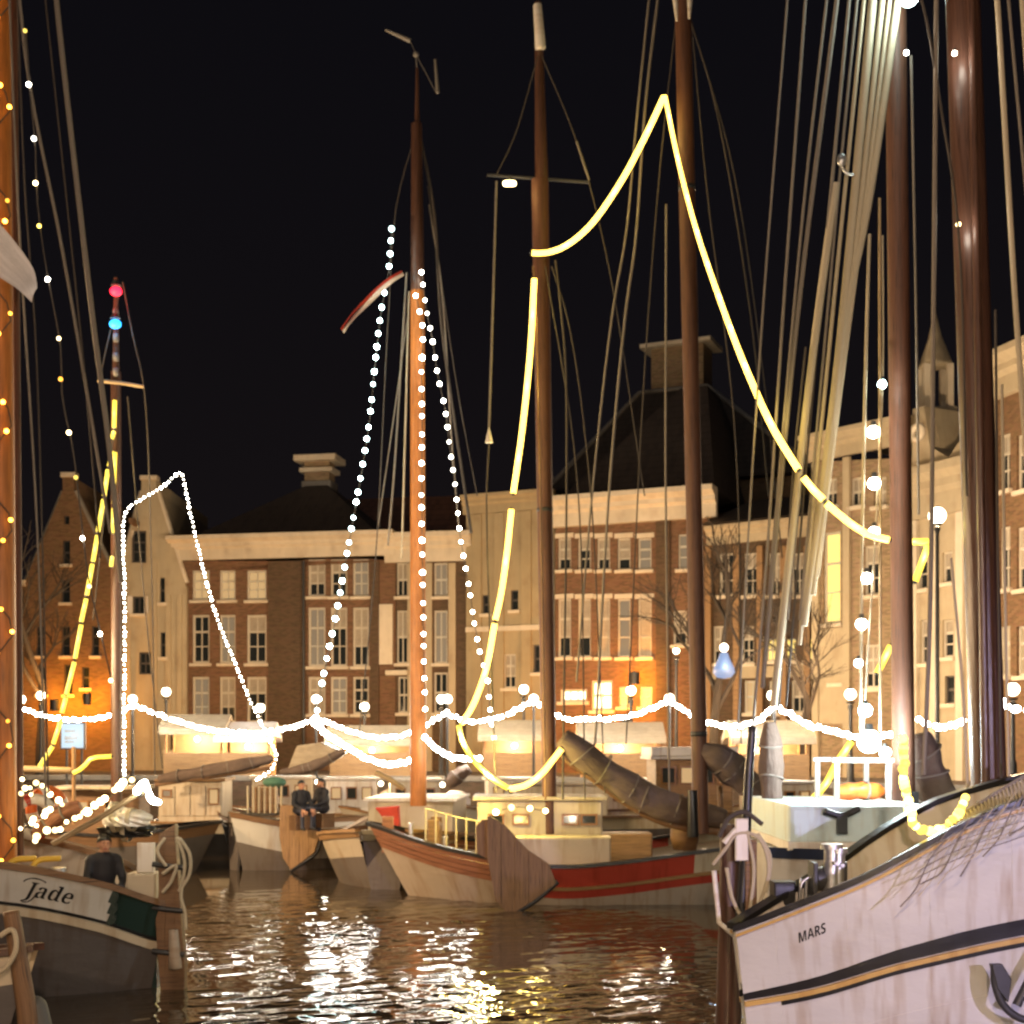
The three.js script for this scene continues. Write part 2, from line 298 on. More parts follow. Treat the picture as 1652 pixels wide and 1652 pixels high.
function building(o) {
  const l = lineOf(o.px[0], o.d[0], o.px[1], o.d[1]), b = thing('canal_house', o.label, 'house', [l.A.x, QY, l.A.z], l.turn);
  const out = o.outline.map(([px, py]) => [l.u(px), l.y(px, py)]), top = Math.max(...out.map((q) => q[1]));
  const u0 = o.u0 ?? out[0][0], u1 = o.u1 ?? out[out.length - 1][0];
  const poly = [[u0, -0.5], [u1, -0.5], ...out.slice().reverse()];
  const front = shapeOf(poly), wins = [];
  for (const w of o.windows ?? []) {
    const xa = l.u(w.r[0]), xb = l.u(w.r[2]), yb = l.y((w.r[0] + w.r[2]) / 2, w.r[3]), yt = l.y((w.r[0] + w.r[2]) / 2, w.r[1]);
    const h = new THREE.Path(); h.moveTo(xa, yb); h.lineTo(xa, yt);
    if (w.arch) h.absarc((xa + xb) / 2, yt, (xb - xa) / 2, Math.PI, 0, true); else h.lineTo(xb, yt);
    h.lineTo(xb, yb); front.holes.push(h); wins.push([xa, xb, yb, yt, w]);
  }
  part(b, 'front_wall', metric(new THREE.ExtrudeGeometry(front, { depth: 0.4, bevelEnabled: false }).translate(0, 0, -0.4)), MAT[o.wall]);
  part(b, 'house_body', metric(new THREE.ExtrudeGeometry(shapeOf(poly), { depth: o.deep ?? 8, bevelEnabled: false }).translate(0, 0, -0.45 - (o.deep ?? 8))), MAT[o.side ?? o.wall]);
  for (const [xa, xb, yb, yt, w] of wins) makeWindow(b, xa, xb, yb, w.arch ? yt + (xb - xa) / 2 * 0.98 : yt, w);
  return { b, l, u: l.u, y: l.y, top, u0, u1 };
}
const mould = (b, name, u0, u1, y0, y1, proj, m = MAT.trim) => {       // a cornice of four steps
  const h = y1 - y0, s = shapeOf([[0, 0], [proj * 0.3, 0], [proj * 0.3, h * 0.45], [proj * 0.55, h * 0.55], [proj * 0.55, h * 0.7], [proj * 0.95, h * 0.82], [proj, h * 0.84], [proj, h], [0, h]]);
  return part(b, name, metric(new THREE.ExtrudeGeometry(s, { depth: u1 - u0, bevelEnabled: false }).rotateY(-Math.PI / 2).translate(u1, y0, 0.004)), m);
};
function frustum(a, b) {              // a = [x0,x1,z0,z1,y], b likewise: a roof from the eaves to its top
  const q = (k, i, j) => V(k[i], k[4], k[2 + j]), A = [q(a, 0, 1), q(a, 1, 1), q(a, 1, 0), q(a, 0, 0)], B = [q(b, 0, 1), q(b, 1, 1), q(b, 1, 0), q(b, 0, 0)], pos = [];
  const tri = (x, y, z) => pos.push(...x.toArray(), ...y.toArray(), ...z.toArray());
  for (let i = 0; i < 4; i++) { const j = (i + 1) % 4; tri(A[i], A[j], B[j]); tri(A[i], B[j], B[i]); }
  tri(B[0], B[1], B[2]); tri(B[0], B[2], B[3]); tri(A[0], A[2], A[1]); tri(A[0], A[3], A[2]);
  const g = new THREE.BufferGeometry(); g.setAttribute('position', new THREE.Float32BufferAttribute(pos, 3)); g.computeVertexNormals(); return metric(g);
}
function chimney(parent, x, z, y0, y1, w, d, cap) {
  const c = part(parent, 'chimney', box(x - w / 2, x + w / 2, y0, y1, z - d / 2, z + d / 2), MAT.brickPale);
  part(c, 'chimney_cap', merge([bevel(x - w / 2 - cap, x + w / 2 + cap, y1 + 0.004, y1 + 0.28, z - d / 2 - cap, z + d / 2 + cap, 0.03), bevel(x - w / 2 - cap / 2, x + w / 2 + cap / 2, y1 - 0.5, y1 - 0.3, z - d / 2 - cap / 2, z + d / 2 + cap / 2, 0.03)]), MAT.trim);
  part(c, 'chimney_foot', bevel(x - w / 2 - 0.12, x + w / 2 + 0.12, y0, y0 + 0.35, z - d / 2 - 0.12, z + d / 2 + 0.12, 0.03), MAT.lead);
  return c;
}
const W3 = { cols: 2, rows: 3 }, grid = (cols, rows, o, pick) => cols.flatMap(([a, b], i) => rows.map(([t, m], j) => ({ r: [a, t, b, m], ...o, ...(pick?.(i, j) ?? {}) })));

{ // brown gabled house, far left
  const h = building({ px: [24, 196], d: [62, 62], label: 'tall brown brick house with plain pointed gable at far left', wall: 'brickBrown', deep: 10,
    outline: [[28, 945], [40, 938], [101, 792], [101, 770], [119, 770], [119, 792], [184, 930], [194, 936]],
    windows: [{ r: [103, 832, 112, 846], cols: 1, rows: 1, sill: null, frame: MAT.frameDark }, { r: [101, 872, 113, 910], cols: 1, rows: 2, frame: MAT.frameDark }, { r: [99, 935, 113, 972], cols: 1, rows: 2, frame: MAT.frameDark }, { r: [99, 1010, 113, 1058], cols: 1, rows: 3, frame: MAT.frameDark },
      { r: [58, 1010, 70, 1058], cols: 1, rows: 3, frame: MAT.frameDark }, { r: [148, 1010, 160, 1058], cols: 1, rows: 3, frame: MAT.frameDark }, { r: [103, 1072, 117, 1120], cols: 1, rows: 2, frame: MAT.frameDark }, { r: [132, 1076, 144, 1110], cols: 1, rows: 2, frame: MAT.frameDark }, { r: [60, 1076, 74, 1120], cols: 1, rows: 2, frame: MAT.frameDark }] });
  part(h.b, 'gable_coping', merge([[40, 938, 101, 792], [119, 792, 184, 930]].map(([a, b, c, d]) => tube([V(h.u(a), h.y(a, b), -0.2), V(h.u(c), h.y(c, d), -0.2)], 0.16, 0.16, 6))), MAT.stone);
  part(h.b, 'gable_cap', bevel(h.u(98), h.u(122), h.y(110, 770) + 0.003, h.y(110, 762), -0.45, 0.1, 0.03), MAT.trim);
  for (const [a, c] of [[24, 42], [182, 197]]) part(h.b, 'shoulder_stone', bevel(h.u(a), h.u(c), h.y(30, 946), h.y(30, 936), -0.4, 0.16, 0.03), MAT.trim);
}
{ // cream gabled warehouse
  const h = building({ px: [197, 302], d: [61.6, 61.6], label: 'narrow cream plastered warehouse with steep gable and loft doors', wall: 'cream', deep: 10,
    outline: [[198, 905], [228, 792], [228, 774], [252, 774], [252, 792], [298, 940], [301, 948]],
    windows: [{ r: [212, 856, 236, 908], cols: 2, rows: 3, frame: MAT.frameDark, sill: null }, { r: [214, 962, 234, 990], cols: 2, rows: 1, frame: MAT.frameDark, shutters: true }, { r: [224, 1052, 244, 1088], cols: 2, rows: 2, frame: MAT.frameDark, sill: null },
      { r: [258, 932, 266, 972], cols: 1, rows: 2, frame: MAT.frameDark }, { r: [259, 1020, 267, 1060], cols: 1, rows: 2, frame: MAT.frameDark }, { r: [266, 1180, 280, 1210], cols: 1, rows: 1, frame: MAT.frameDark }] });
  part(h.b, 'gable_coping', merge([[198, 905, 228, 792], [252, 792, 298, 940]].map(([a, b, c, d]) => tube([V(h.u(a), h.y(a, b), -0.2), V(h.u(c), h.y(c, d), -0.2)], 0.17, 0.17, 6))), MAT.trim);
  part(h.b, 'gable_cap', bevel(h.u(226), h.u(254), h.y(240, 774) + 0.003, h.y(240, 767), -0.45, 0.1, 0.03), MAT.trim);
  part(h.b, 'hoist_beam', box(h.u(222) - 0.1, h.u(222) + 0.1, h.y(222, 850), h.y(222, 842), -0.1, 1.1), MAT.woodBrown);
  for (const px of [207, 250, 272, 290]) part(h.b, 'wall_strip', box(h.u(px) - 0.11, h.u(px) + 0.11, 0.2, h.y(px, px < 260 ? 900 : 960), 0.004, 0.09), MAT.cream);
}
{ // brick house with three window columns twice
  const lit = (i, j) => (j === 0 && i < 3 ? { lit: MAT.winWarm } : j === 2 && (i === 0 || i === 4) ? { lit: MAT.winDim } : j === 0 && i === 5 ? { lit: MAT.winDim } : { blind: (i * 7 + j * 3) % 4 === 0 ? 0.5 : 0 });
  const h = building({ px: [284, 640], d: [62, 60.2], label: 'wide dark red brick house with white cornice and two window groups', wall: 'brickRed', deep: 9,
    outline: [[285, 905], [638, 905]],
    windows: [...grid([[310, 338], [354, 380], [398, 430]], [[920, 968], [992, 1070], [1092, 1166]], W3, lit), ...grid([[497, 525], [533, 560], [569, 595]], [[902, 962], [980, 1075], [1092, 1152]], { ...W3, lintel: false }, (i, j) => lit(i + 3, j)), { r: [455, 1135, 487, 1170], cols: 1, rows: 1, lit: MAT.winWarm, frame: MAT.woodBrown }] });
  mould(h.b, 'cornice', h.u(278), h.u(640), h.y(285, 905), h.y(285, 868), 0.75);
  part(h.b, 'wall_pier', box(h.u(434), h.u(490), 0, h.y(460, 905) - 0.02, 0.004, 0.12), MAT.brickDark);
  part(h.b, 'drainpipe', tube([V(h.u(492), 0.2, 0.2), V(h.u(492), h.y(492, 906), 0.2)], 0.07, 0.07, 8), MAT.iron);
  part(h.b, 'wall_pier', box(h.u(598), h.u(612), 0, h.y(600, 905) - 0.02, 0.004, 0.12), MAT.brickDark);
  for (const [a, c, t, m] of [[612, 634, 975, 1072]]) part(h.b, 'shutter_board', bevel(h.u(a), h.u(c), h.y(a, m), h.y(a, t), 0.004, 0.08, 0.02), MAT.trim);
  const yc = h.y(455, 866), yt = h.y(455, 757) , L0 = h.u(284), L1 = h.u(640);
  const rf = part(h.b, 'roof', frustum([L0 + 0.3, h.u(610), -9, -0.2, yc], [h.u(446), h.u(484), -5.2, -4, yt]), MAT.roofTile);
  chimney(rf, h.u(464), -4.6, yt - 0.1, h.y(464, 714), h.u(486) - h.u(444), 0.9, 0.42);
  const back = part(h.b, 'rear_roof', frustum([h.u(330), h.u(780), -17, -7.5, yc - 1], [h.u(400), h.u(740), -13, -12, h.y(500, 745) + 0.5]), MAT.roofRed);
}
{ // narrow part with lower cornice behind the lit mast
  const h = building({ px: [638, 756], d: [60.2, 59.6], label: 'narrow house with low cream cornice behind the bulb hung mast', wall: 'brickDark', deep: 9, outline: [[639, 905], [755, 905]],
    windows: [...grid([[640, 658], [700, 722]], [[908, 962], [985, 1070]], { cols: 2, rows: 2 }, (i, j) => ({ blind: 0.5 })), { r: [632 + 10, 1092, 660, 1150], cols: 2, rows: 2 }, { r: [700, 1085, 722, 1150], cols: 2, rows: 2 }] });
  mould(h.b, 'cornice', h.u(622), h.u(762), h.y(640, 908), h.y(640, 862), 0.6);
  for (const px of [664, 692, 730]) part(h.b, 'pilaster', box(h.u(px) - 0.16, h.u(px) + 0.16, 0, h.y(px, 908) - 0.02, 0.004, 0.12), MAT.cream);
  part(h.b, 'door_canopy', bevel(h.u(626), h.u(662), h.y(640, 1090), h.y(640, 1082), 0.004, 0.5, 0.03), MAT.trim);
}
{ // pale stone facade
  const h = building({ px: [752, 896], d: [59.4, 57.8], label: 'pale yellow stone house with hardly any windows', wall: 'stucco', deep: 9, outline: [[752, 800], [895, 795]],
    windows: [{ r: [824, 952, 836, 984], cols: 1, rows: 2, frame: MAT.frameDark }, { r: [778, 960, 790, 990], cols: 1, rows: 2, frame: MAT.frameDark }, { r: [860, 1040, 880, 1085], cols: 2, rows: 2, frame: MAT.frameDark }, { r: [812, 1055, 832, 1110], cols: 2, rows: 3 }] });
  mould(h.b, 'cornice', h.u(748), h.u(896), h.y(760, 830), h.y(760, 800), 0.4, MAT.stucco);
  for (const px of [770, 806, 850, 886]) part(h.b, 'pilaster', box(h.u(px) - 0.22, h.u(px) + 0.22, 0, h.y(760, 830) - 0.03, 0.004, 0.1), MAT.stucco);
  part(h.b, 'string_course', box(h.u(753), h.u(895), h.y(760, 1020), h.y(760, 1012), 0.006, 0.14), MAT.trim);
  part(h.b, 'roof', frustum([h.u(752), h.u(895), -9, -0.2, h.y(760, 799)], [h.u(762), h.u(885), -6, -3.5, h.y(760, 776)]), MAT.roofTile);
}
{ // brick warehouse with big white cornice
  const blindA = (i, j) => ({ blind: [[0.66, 0.34, 0.67, 0.67, 0.34], [0.67, 0.67, 1, 1, 1]][j][i], lintel: true });
  const h = building({ px: [895, 1144], d: [57.6, 55], label: 'brown brick warehouse with thick white cornice and five tall window columns', wall: 'brickRed', deep: 10, outline: [[896, 852], [1143, 836]],
    windows: [...grid([[900, 921], [932, 953], [963, 984], [996, 1017], [1029, 1051]], [[868, 919], [966, 1060]], { cols: 1, rows: 3 }, blindA), { r: [1094, 862, 1110, 918], cols: 1, rows: 3 }, { r: [1086, 985, 1108, 1040], cols: 1, rows: 3 },
      { r: [903, 1112, 947, 1132], cols: 3, rows: 1, lit: MAT.shop }, { r: [954, 1098, 988, 1146], cols: 2, rows: 2, lit: MAT.shop }, { r: [998, 1108, 1018, 1140], cols: 2, rows: 2, lit: MAT.winYellow }, { r: [1032, 1108, 1052, 1140], cols: 2, rows: 2, lit: MAT.winYellow }] });
  const yb = h.y(896, 852), yt = h.y(896, 806);
  mould(h.b, 'cornice', h.u(893), h.u(1146) + 0.3, yb, yt, 0.9);
  part(h.b, 'wall_pier', box(h.u(1060), h.u(1082), 0, yb - 0.02, 0.004, 0.16), MAT.brickDark);
  const rw = part(h.b, 'roof', frustum([h.u(896), h.u(1150), -13, -0.3, yt], [h.u(1044), h.u(1090), -7, -5, h.y(1050, 618) + 1.0]), MAT.roofTile);
  // the great roof behind, its pale verges and its chimney
  const l = lineOf(890, 64, 1320, 59), big = thing('gable_barn', 'great dark hipped roof with pale verges and broad chimney behind the warehouse', 'building', [l.A.x, QY, l.A.z], l.turn);
  const e0 = [l.u(880), l.u(1316), -14, 0, l.y(900, 792)], e1 = [l.u(976), l.u(1092), -8, -5, l.y(1100, 618) * 1.06];
  part(big, 'wall', box(l.u(884), l.u(1312), 0, l.y(900, 796), -13.8, -0.2), MAT.brickDark);
  const r2 = part(big, 'roof', frustum(e0, e1), MAT.roofTile), q = (a, i, j) => V(a[i], a[4] + 0.06, a[2 + j]);
  part(big, 'roof_verge', tube([q(e0, 0, 1), q(e1, 0, 1), q(e1, 1, 1), q(e0, 1, 1)], 0.13, 0.13, 6), MAT.lead);
  const c = part(r2, 'chimney', box(l.u(990), l.u(1080), e1[4] - 0.3, l.y(1100, 552) * 1.08, -7.2, -5.6), MAT.brickPale);
  part(c, 'chimney_cap', bevel(l.u(974), l.u(1096), l.y(1100, 552) * 1.08 + 0.004, l.y(1100, 545) * 1.08, -7.6, -5.2, 0.04), MAT.trim);
}
{ // low house with dark roof
  const h = building({ px: [1143, 1312], d: [54.6, 52], label: 'low dark timber fronted house with three glowing yellow windows', wall: 'brickDark', deep: 9, outline: [[1144, 870], [1311, 862]],
    windows: [...grid([[1236, 1252], [1266, 1284], [1298, 1310]], [[1030, 1066]], { cols: 2, rows: 2, lit: MAT.winYellow }), ...grid([[1160, 1186], [1200, 1224], [1240, 1262], [1276, 1300]], [[892, 960]], W3, (i) => ({ blind: i % 2 ? 0.4 : 0 })), ...grid([[1150, 1170], [1196, 1216]], [[1010, 1070]], W3), ...grid([[1200, 1226], [1240, 1264], [1276, 1300]], [[1098, 1150]], { cols: 2, rows: 2 }, (i) => (i ? {} : { lit: MAT.winWarm }))] });
  mould(h.b, 'cornice', h.u(1142), h.u(1312), h.y(1150, 880), h.y(1150, 850), 0.35, MAT.cream);
  part(h.b, 'fascia', box(h.u(1146), h.u(1312), h.y(1150, 1096), h.y(1150, 1078), 0.004, 0.14), MAT.cream);
  for (const px of [1147, 1192, 1230, 1268, 1306]) part(h.b, 'post', box(h.u(px) - 0.12, h.u(px) + 0.12, 0, h.y(px, 882), 0.15, 0.28), MAT.woodWarm);
  part(h.b, 'roof', frustum([h.u(1140), h.u(1316), -9, 0.5, h.y(1150, 848)], [h.u(1156), h.u(1306), -6, -3, h.y(1150, 792)]), MAT.roofTile);
}
{ // tall house right of centre
  const h = building({ px: [1314, 1476], d: [49.6, 46.4], label: 'tall plastered house with boxed cornice and one high yellow window', wall: 'brickPale', deep: 9, outline: [[1315, 745], [1474, 738]],
    windows: [{ r: [1328, 858, 1356, 1006], cols: 1, rows: 3, lit: MAT.winYellow }, { r: [1340, 1050, 1358, 1102], cols: 1, rows: 2, arch: true }, { r: [1372, 770, 1392, 816], cols: 2, rows: 2 }, { r: [1410, 770, 1430, 816], cols: 2, rows: 2 }, { r: [1330, 772, 1350, 816], cols: 2, rows: 2 }, { r: [1394, 880, 1418, 960], cols: 2, rows: 3 }, { r: [1394, 1040, 1418, 1110], cols: 2, rows: 3 }] });
  mould(h.b, 'cornice', h.u(1306), h.u(1478), h.y(1316, 745), h.y(1316, 706), 0.7, MAT.cream);
  part(h.b, 'wall_panel', box(h.u(1322), h.u(1364), h.y(1340, 1168), h.y(1340, 1014), 0.004, 0.07), MAT.cream);
  for (const px of [1318, 1368, 1462]) part(h.b, 'pilaster', box(h.u(px) - 0.14, h.u(px) + 0.14, 0, h.y(1316, 748), 0.004, 0.13), MAT.cream);
  part(h.b, 'roof', frustum([h.u(1312), h.u(1476), -9, -0.2, h.y(1316, 706)], [h.u(1340), h.u(1450), -6, -3, h.y(1316, 672)]), MAT.roofTile);
}
{ // bell gable with scrolls
  const h = building({ px: [1470, 1606], d: [46.4, 43.2], label: 'cream bell gabled house with stone scrolls and carved frieze', wall: 'cream', deep: 9, outline: [[1471, 790], [1472, 660], [1490, 655], [1500, 720], [1530, 738], [1556, 700], [1560, 650], [1600, 640], [1604, 780]],
    windows: [{ r: [1520, 890, 1536, 940], cols: 1, rows: 2 }, { r: [1480, 880, 1496, 950], cols: 1, rows: 3 }, { r: [1520, 1000, 1538, 1060], cols: 1, rows: 3 }, { r: [1524, 1090, 1540, 1135], cols: 1, rows: 2, frame: MAT.frameDark }, { r: [1484, 1000, 1502, 1070], cols: 2, rows: 3 }, { r: [1572, 880, 1592, 960], cols: 2, rows: 3 }, { r: [1572, 1010, 1592, 1080], cols: 2, rows: 3, lit: MAT.winWarm }] });
  mould(h.b, 'frieze', h.u(1474), h.u(1604), h.y(1476, 840), h.y(1476, 760), 0.55, MAT.cream);
  for (const px of [1478, 1510, 1552, 1600]) part(h.b, 'pilaster', box(h.u(px) - 0.15, h.u(px) + 0.15, 0, h.y(1476, 840) - 0.02, 0.004, 0.15), MAT.trim);
  for (const [px, py, r] of [[1498, 700, 0.22]]) part(h.b, 'scroll', new THREE.TorusGeometry(r, 0.11, 8, 20).translate(h.u(px), h.y(px, py), 0.5), MAT.trim);
  // the little open turret above
  const d = 47.5, tw = thing('roof_turret', 'small open wooden turret with pyramid roof above the bell gable', 'turret', P(1508, 740, d)), hw = 0.4;
  const y = (py) => (740 - py) / F * d;
  for (const [sx, sz] of [[-1, -1], [1, -1], [1, 1], [-1, 1]]) part(tw, 'post', box(sx * hw - 0.1, sx * hw + 0.1, y(662), y(592) - 0.004, sz * hw - 0.1, sz * hw + 0.1), MAT.trim);
  part(tw, 'base', bevel(-0.6, 0.6, -2, y(662) - 0.004, -0.6, 0.6, 0.03), MAT.cream);
  const sh = new THREE.LatheGeometry([[0.03, y(490)], [0.06, y(508)], [0.26, y(545)], [0.62, y(586)], [0.64, y(592)], [0.02, y(592)]].map(([r, yy]) => new THREE.Vector2(r, yy)), 4).rotateY(Math.PI / 4);
  part(tw, 'turret_roof', metric(sh), MAT.cream);
}
{ // brown house at the right edge
  const h = building({ px: [1600, 1760], d: [43.4, 39], label: 'high brown house with white top cornice at right edge', wall: 'brickBrown', deep: 9, outline: [[1602, 650], [1758, 590]].map(([a, b], i) => [a, i ? 606 : 640]), u1: undefined,
    windows: [...grid([[1612, 1630], [1640, 1658]], [[700, 790], [850, 950], [1010, 1090]], W3, (i, j) => (j === 2 ? { lit: MAT.winWarm } : { blind: j === 0 ? 0.4 : 0 }))] });
  mould(h.b, 'cornice', h.u(1596), h.u(1758), h.y(1603, 648), h.y(1603, 584), 0.9, MAT.cream);
  part(h.b, 'pilaster', box(h.u(1602), h.u(1608), 0, h.y(1603, 650), 0.004, 0.14), MAT.cream);
}

/* ---------- boats ---------- */
// A hull lies along its own x from the end nearest the reader's hand (t = 0) to the other (t = 1), y up from the water.
function hullForm(o) {
  const { L, B, sheer, a = 0.3, b = 0.3, p = 2.2, q = 2.2, ea = 0.05, eb = 0.05, flare = 0.62, rake = 0.5 } = o;
  const w = (t) => B / 2 * Math.max(0.01, Math.min(1, t < a ? lerp(ea, 1, 1 - (1 - t / a) ** p) : 1) * (t > 1 - b ? lerp(eb, 1, 1 - ((t - 1 + b) / b) ** q) : 1));
  const half = (t, y) => { const v = clamp((y + 0.4) / (sheer(t) + 0.4), 0, 1.1), end = Math.max(0, 1 - t / a, (t - 1 + b) / b), f = lerp(flare, flare * 0.45, end); return w(t) * (f + (1 - f) * Math.pow(v, 0.65)); };
  const X = (t, y) => t * L - rake * (y - 0.3) * Math.pow(1 - t, 5) + rake * (y - 0.3) * Math.pow(t, 5);
  return { L, B, sheer, half, w, X, at: (t, y, s, off = 0) => V(X(t, y), y, s * (half(t, y) + off)) };
}
const ease = (i, n) => { const u = i / n; return 0.5 - 0.5 * Math.cos(Math.PI * u) ; };
function strip(h, y0, y1, { off = 0, t0 = 0, t1 = 1, nt = 48, nv = 6, sides = [1, -1], thick = 0, uv01 = false, flip = false } = {}) {
  const list = [];
  for (const s of sides) {
    const pos = [], uv = [], idx = [];
    const layers = thick ? [off, off + thick] : [off];
    layers.forEach((o) => {
      for (let i = 0; i <= nt; i++) for (let j = 0; j <= nv; j++) {
        const t = lerp(t0, t1, t1 - t0 > 0.6 ? ease(i, nt) : i / nt), y = lerp(y0(t), y1(t), j / nv), q = h.at(t, y, s, o);
        pos.push(q.x, q.y, q.z); uv.push(uv01 ? (flip ? 1 - i / nt : i / nt) : t * h.L, uv01 ? j / nv : y);
      }
    });
    const R = nv + 1, N = (nt + 1) * R, f = (a, b, c) => (s > 0 ? idx.push(a, b, c) : idx.push(a, c, b));
    const face = (base, inv) => { for (let i = 0; i < nt; i++) for (let j = 0; j < nv; j++) { const a = base + i * R + j; inv ? (f(a, a + 1, a + R), f(a + 1, a + R + 1, a + R)) : (f(a, a + R, a + 1), f(a + 1, a + R, a + R + 1)); } };
    if (!thick) face(0, false);
    else {
      face(N, false);
      for (let i = 0; i < nt; i++) for (const j of [0, nv]) { const a = i * R + j, b = a + R, j0 = j === 0; j0 ? (f(a, b, a + N), f(b, b + N, a + N)) : (f(a, a + N, b), f(b, a + N, b + N)); }
      for (const i of [0, nt]) for (let j = 0; j < nv; j++) { const a = i * R + j; i ? (f(a, a + 1, a + N), f(a + 1, a + 1 + N, a + N)) : (f(a, a + N, a + 1), f(a + 1, a + N, a + 1 + N)); }
    }
    let g = new THREE.BufferGeometry(); g.setAttribute('position', new THREE.Float32BufferAttribute(pos, 3)); g.setAttribute('uv', new THREE.Float32BufferAttribute(uv, 2)); g.setIndex(idx);
    g = thick ? toCreasedNormals(g, 0.7) : (g.computeVertexNormals(), g); list.push(g);
  }
  return list;
}
function deckOf(h, drop, t0 = 0.01, t1 = 0.99, n = 30) {
  const s = new THREE.Shape(), f = [], pos = [], idx = [], uv = [];
  for (let i = 0; i <= n; i++) { const t = lerp(t0, t1, i / n), y = h.sheer(t) - drop, z = h.half(t, y) - 0.01; for (const k of [1, -1]) { pos.push(h.X(t, y), y, k * z); uv.push(t * h.L, k * z); } }
  for (let i = 0; i < n; i++) { const a = i * 2; idx.push(a, a + 2, a + 1, a + 1, a + 2, a + 3); }
  const g = new THREE.BufferGeometry(); g.setAttribute('position', new THREE.Float32BufferAttribute(pos, 3)); g.setAttribute('uv', new THREE.Float32BufferAttribute(uv, 2)); g.setIndex(idx); g.computeVertexNormals(); return g;
}
function rail(h, y, w, hh, off = 0, t0 = 0, t1 = 1, n = 50) {
  return [1, -1].map((s) => { const path = []; for (let i = 0; i <= n; i++) { const t = lerp(t0, t1, ease(i, n)); path.push(h.at(t, y(t), s, off)); }
    const side = (i) => { const a = path[Math.max(0, i - 1)], b = path[Math.min(n, i + 1)]; return V(-(b.z - a.z), 0, b.x - a.x).normalize(); }; return ribbon(path, w, hh, side); });
}
function endCap(h, t, y0, y1) { const s = shapeOf([...[0, 0.25, 0.5, 0.75, 1].map((k) => [h.half(t, lerp(y0, y1, k)), lerp(y0, y1, k)]), ...[1, 0.75, 0.5, 0.25, 0].map((k) => [-h.half(t, lerp(y0, y1, k)), lerp(y0, y1, k)])]); return metric(new THREE.ExtrudeGeometry(s, { depth: 0.06, bevelEnabled: false }).rotateY(-Math.PI / 2).translate(h.X(t, (y0 + y1) / 2) + (t < 0.5 ? 0.06 : 0), 0, 0)); }
function mast(b, top, foot, r0, r1, m, name = 'mast') { return partW(b, name, tube([foot, foot.clone().lerp(top, 0.5), top], r1, r0, 14), m); }
function line(b, name, list, r, m) { return partW(b, name, tube(list, r, r, 6, list.length > 2), m); }
const lump = (r, n = 9) => { const ph = rr(0, 6); return (f, w) => r * (Math.sin(Math.PI * clamp(f * 0.94 + 0.03)) ** 0.25) * (1 + 0.09 * Math.sin(f * n + ph) + 0.05 * Math.sin(f * 23 + 2 * ph) + 0.07 * Math.sin(4 * w + f * 5 + ph) + 0.05 * Math.sin(7 * w - f * 4) + 0.03 * Math.sin(11 * w + f * 9)); };
function furled(b, name, list, r, m, ties = 5) {
  const s = partW(b, name, tube(list, lump(r), r, 18, true, 60), m), c = new THREE.CatmullRomCurve3(list, false, 'centripetal');
  for (let i = 1; i <= ties; i++) { const at = clamp((i + rr(-0.3, 0.3)) / (ties + 1)), q = c.getPointAt(at), t = c.getTangentAt(at).add(V(rr(-0.25, 0.25), rr(-0.2, 0.2), rr(-0.25, 0.25))).normalize(); const g = new THREE.TorusGeometry(r * 1.04, 0.013, 6, 22); g.applyQuaternion(new THREE.Quaternion().setFromUnitVectors(V(0, 0, 1), t)); const k = new THREE.Mesh(g.translate(q.x, q.y, q.z), MAT.ropeGrey); k.name = 'sail_tie'; k.geometry.applyMatrix4(new THREE.Matrix4().copy(b.matrixWorld).invert()); s.add(k); }
  return s;
}
function bitts(b, x, y, z, s = 1) { return part(b, 'bollard', merge([new THREE.CylinderGeometry(0.07 * s, 0.08 * s, 0.4 * s, 14).translate(x, y + 0.2 * s, z), new THREE.CylinderGeometry(0.1 * s, 0.1 * s, 0.05 * s, 14).translate(x, y + 0.42 * s, z), new THREE.CylinderGeometry(0.02 * s, 0.02 * s, 0.36 * s, 8).rotateX(Math.PI / 2).translate(x, y + 0.28 * s, z)]), MAT.steel); }
function clipBetween(poly, x0, x1) {
  const cut = (P0, keep, x) => { const o = []; P0.forEach((a, i) => { const b = P0[(i + 1) % P0.length]; const ka = keep(a), kb = keep(b); if (ka) o.push(a); if (ka !== kb) { const t = (x - a[0]) / (b[0] - a[0]); o.push([x, lerp(a[1], b[1], t)]); } }); return o; };
  return cut(cut(poly, (p) => p[0] >= x0, x0), (p) => p[0] <= x1, x1);
}
function leeboard(b, poly, d, n, m, thick, edge) {   // a board of upright planks hung on the ship's side
  const w = poly.map(([x, y]) => { const q = P(x, y, d); return [q.x, q.y]; }), x0 = Math.min(...w.map((q) => q[0])), x1 = Math.max(...w.map((q) => q[0]));
  const g = new THREE.Group(); g.name = 'leeboard'; b.add(g); g.updateWorldMatrix(true, false);
  for (let i = 0; i < n; i++) { const s = clipBetween(w, lerp(x0, x1, i / n) + 0.004, lerp(x0, x1, (i + 1) / n) - 0.004); if (s.length > 2) partW(g, 'plank', metric(new THREE.ExtrudeGeometry(shapeOf(s), { depth: thick * rr(0.9, 1.1), bevelEnabled: true, bevelSize: 0.005, bevelThickness: 0.005, bevelSegments: 1 })).applyMatrix4(new THREE.Matrix4().makeRotationZ(0)).translate(0, 0, -d), m); }
  for (const g2 of g.children) { const uv = g2.geometry.attributes.uv; for (let i = 0; i < uv.count; i++) uv.setXY(i, uv.getY(i) + uv.getX(i) * 0.13, uv.getX(i)); }
  if (edge) partW(g, 'iron_band', tube(edge.map(([x, y]) => P(x, y, d - 0.02)), 0.045, 0.045, 8, true), MAT.iron);
  return g;
}
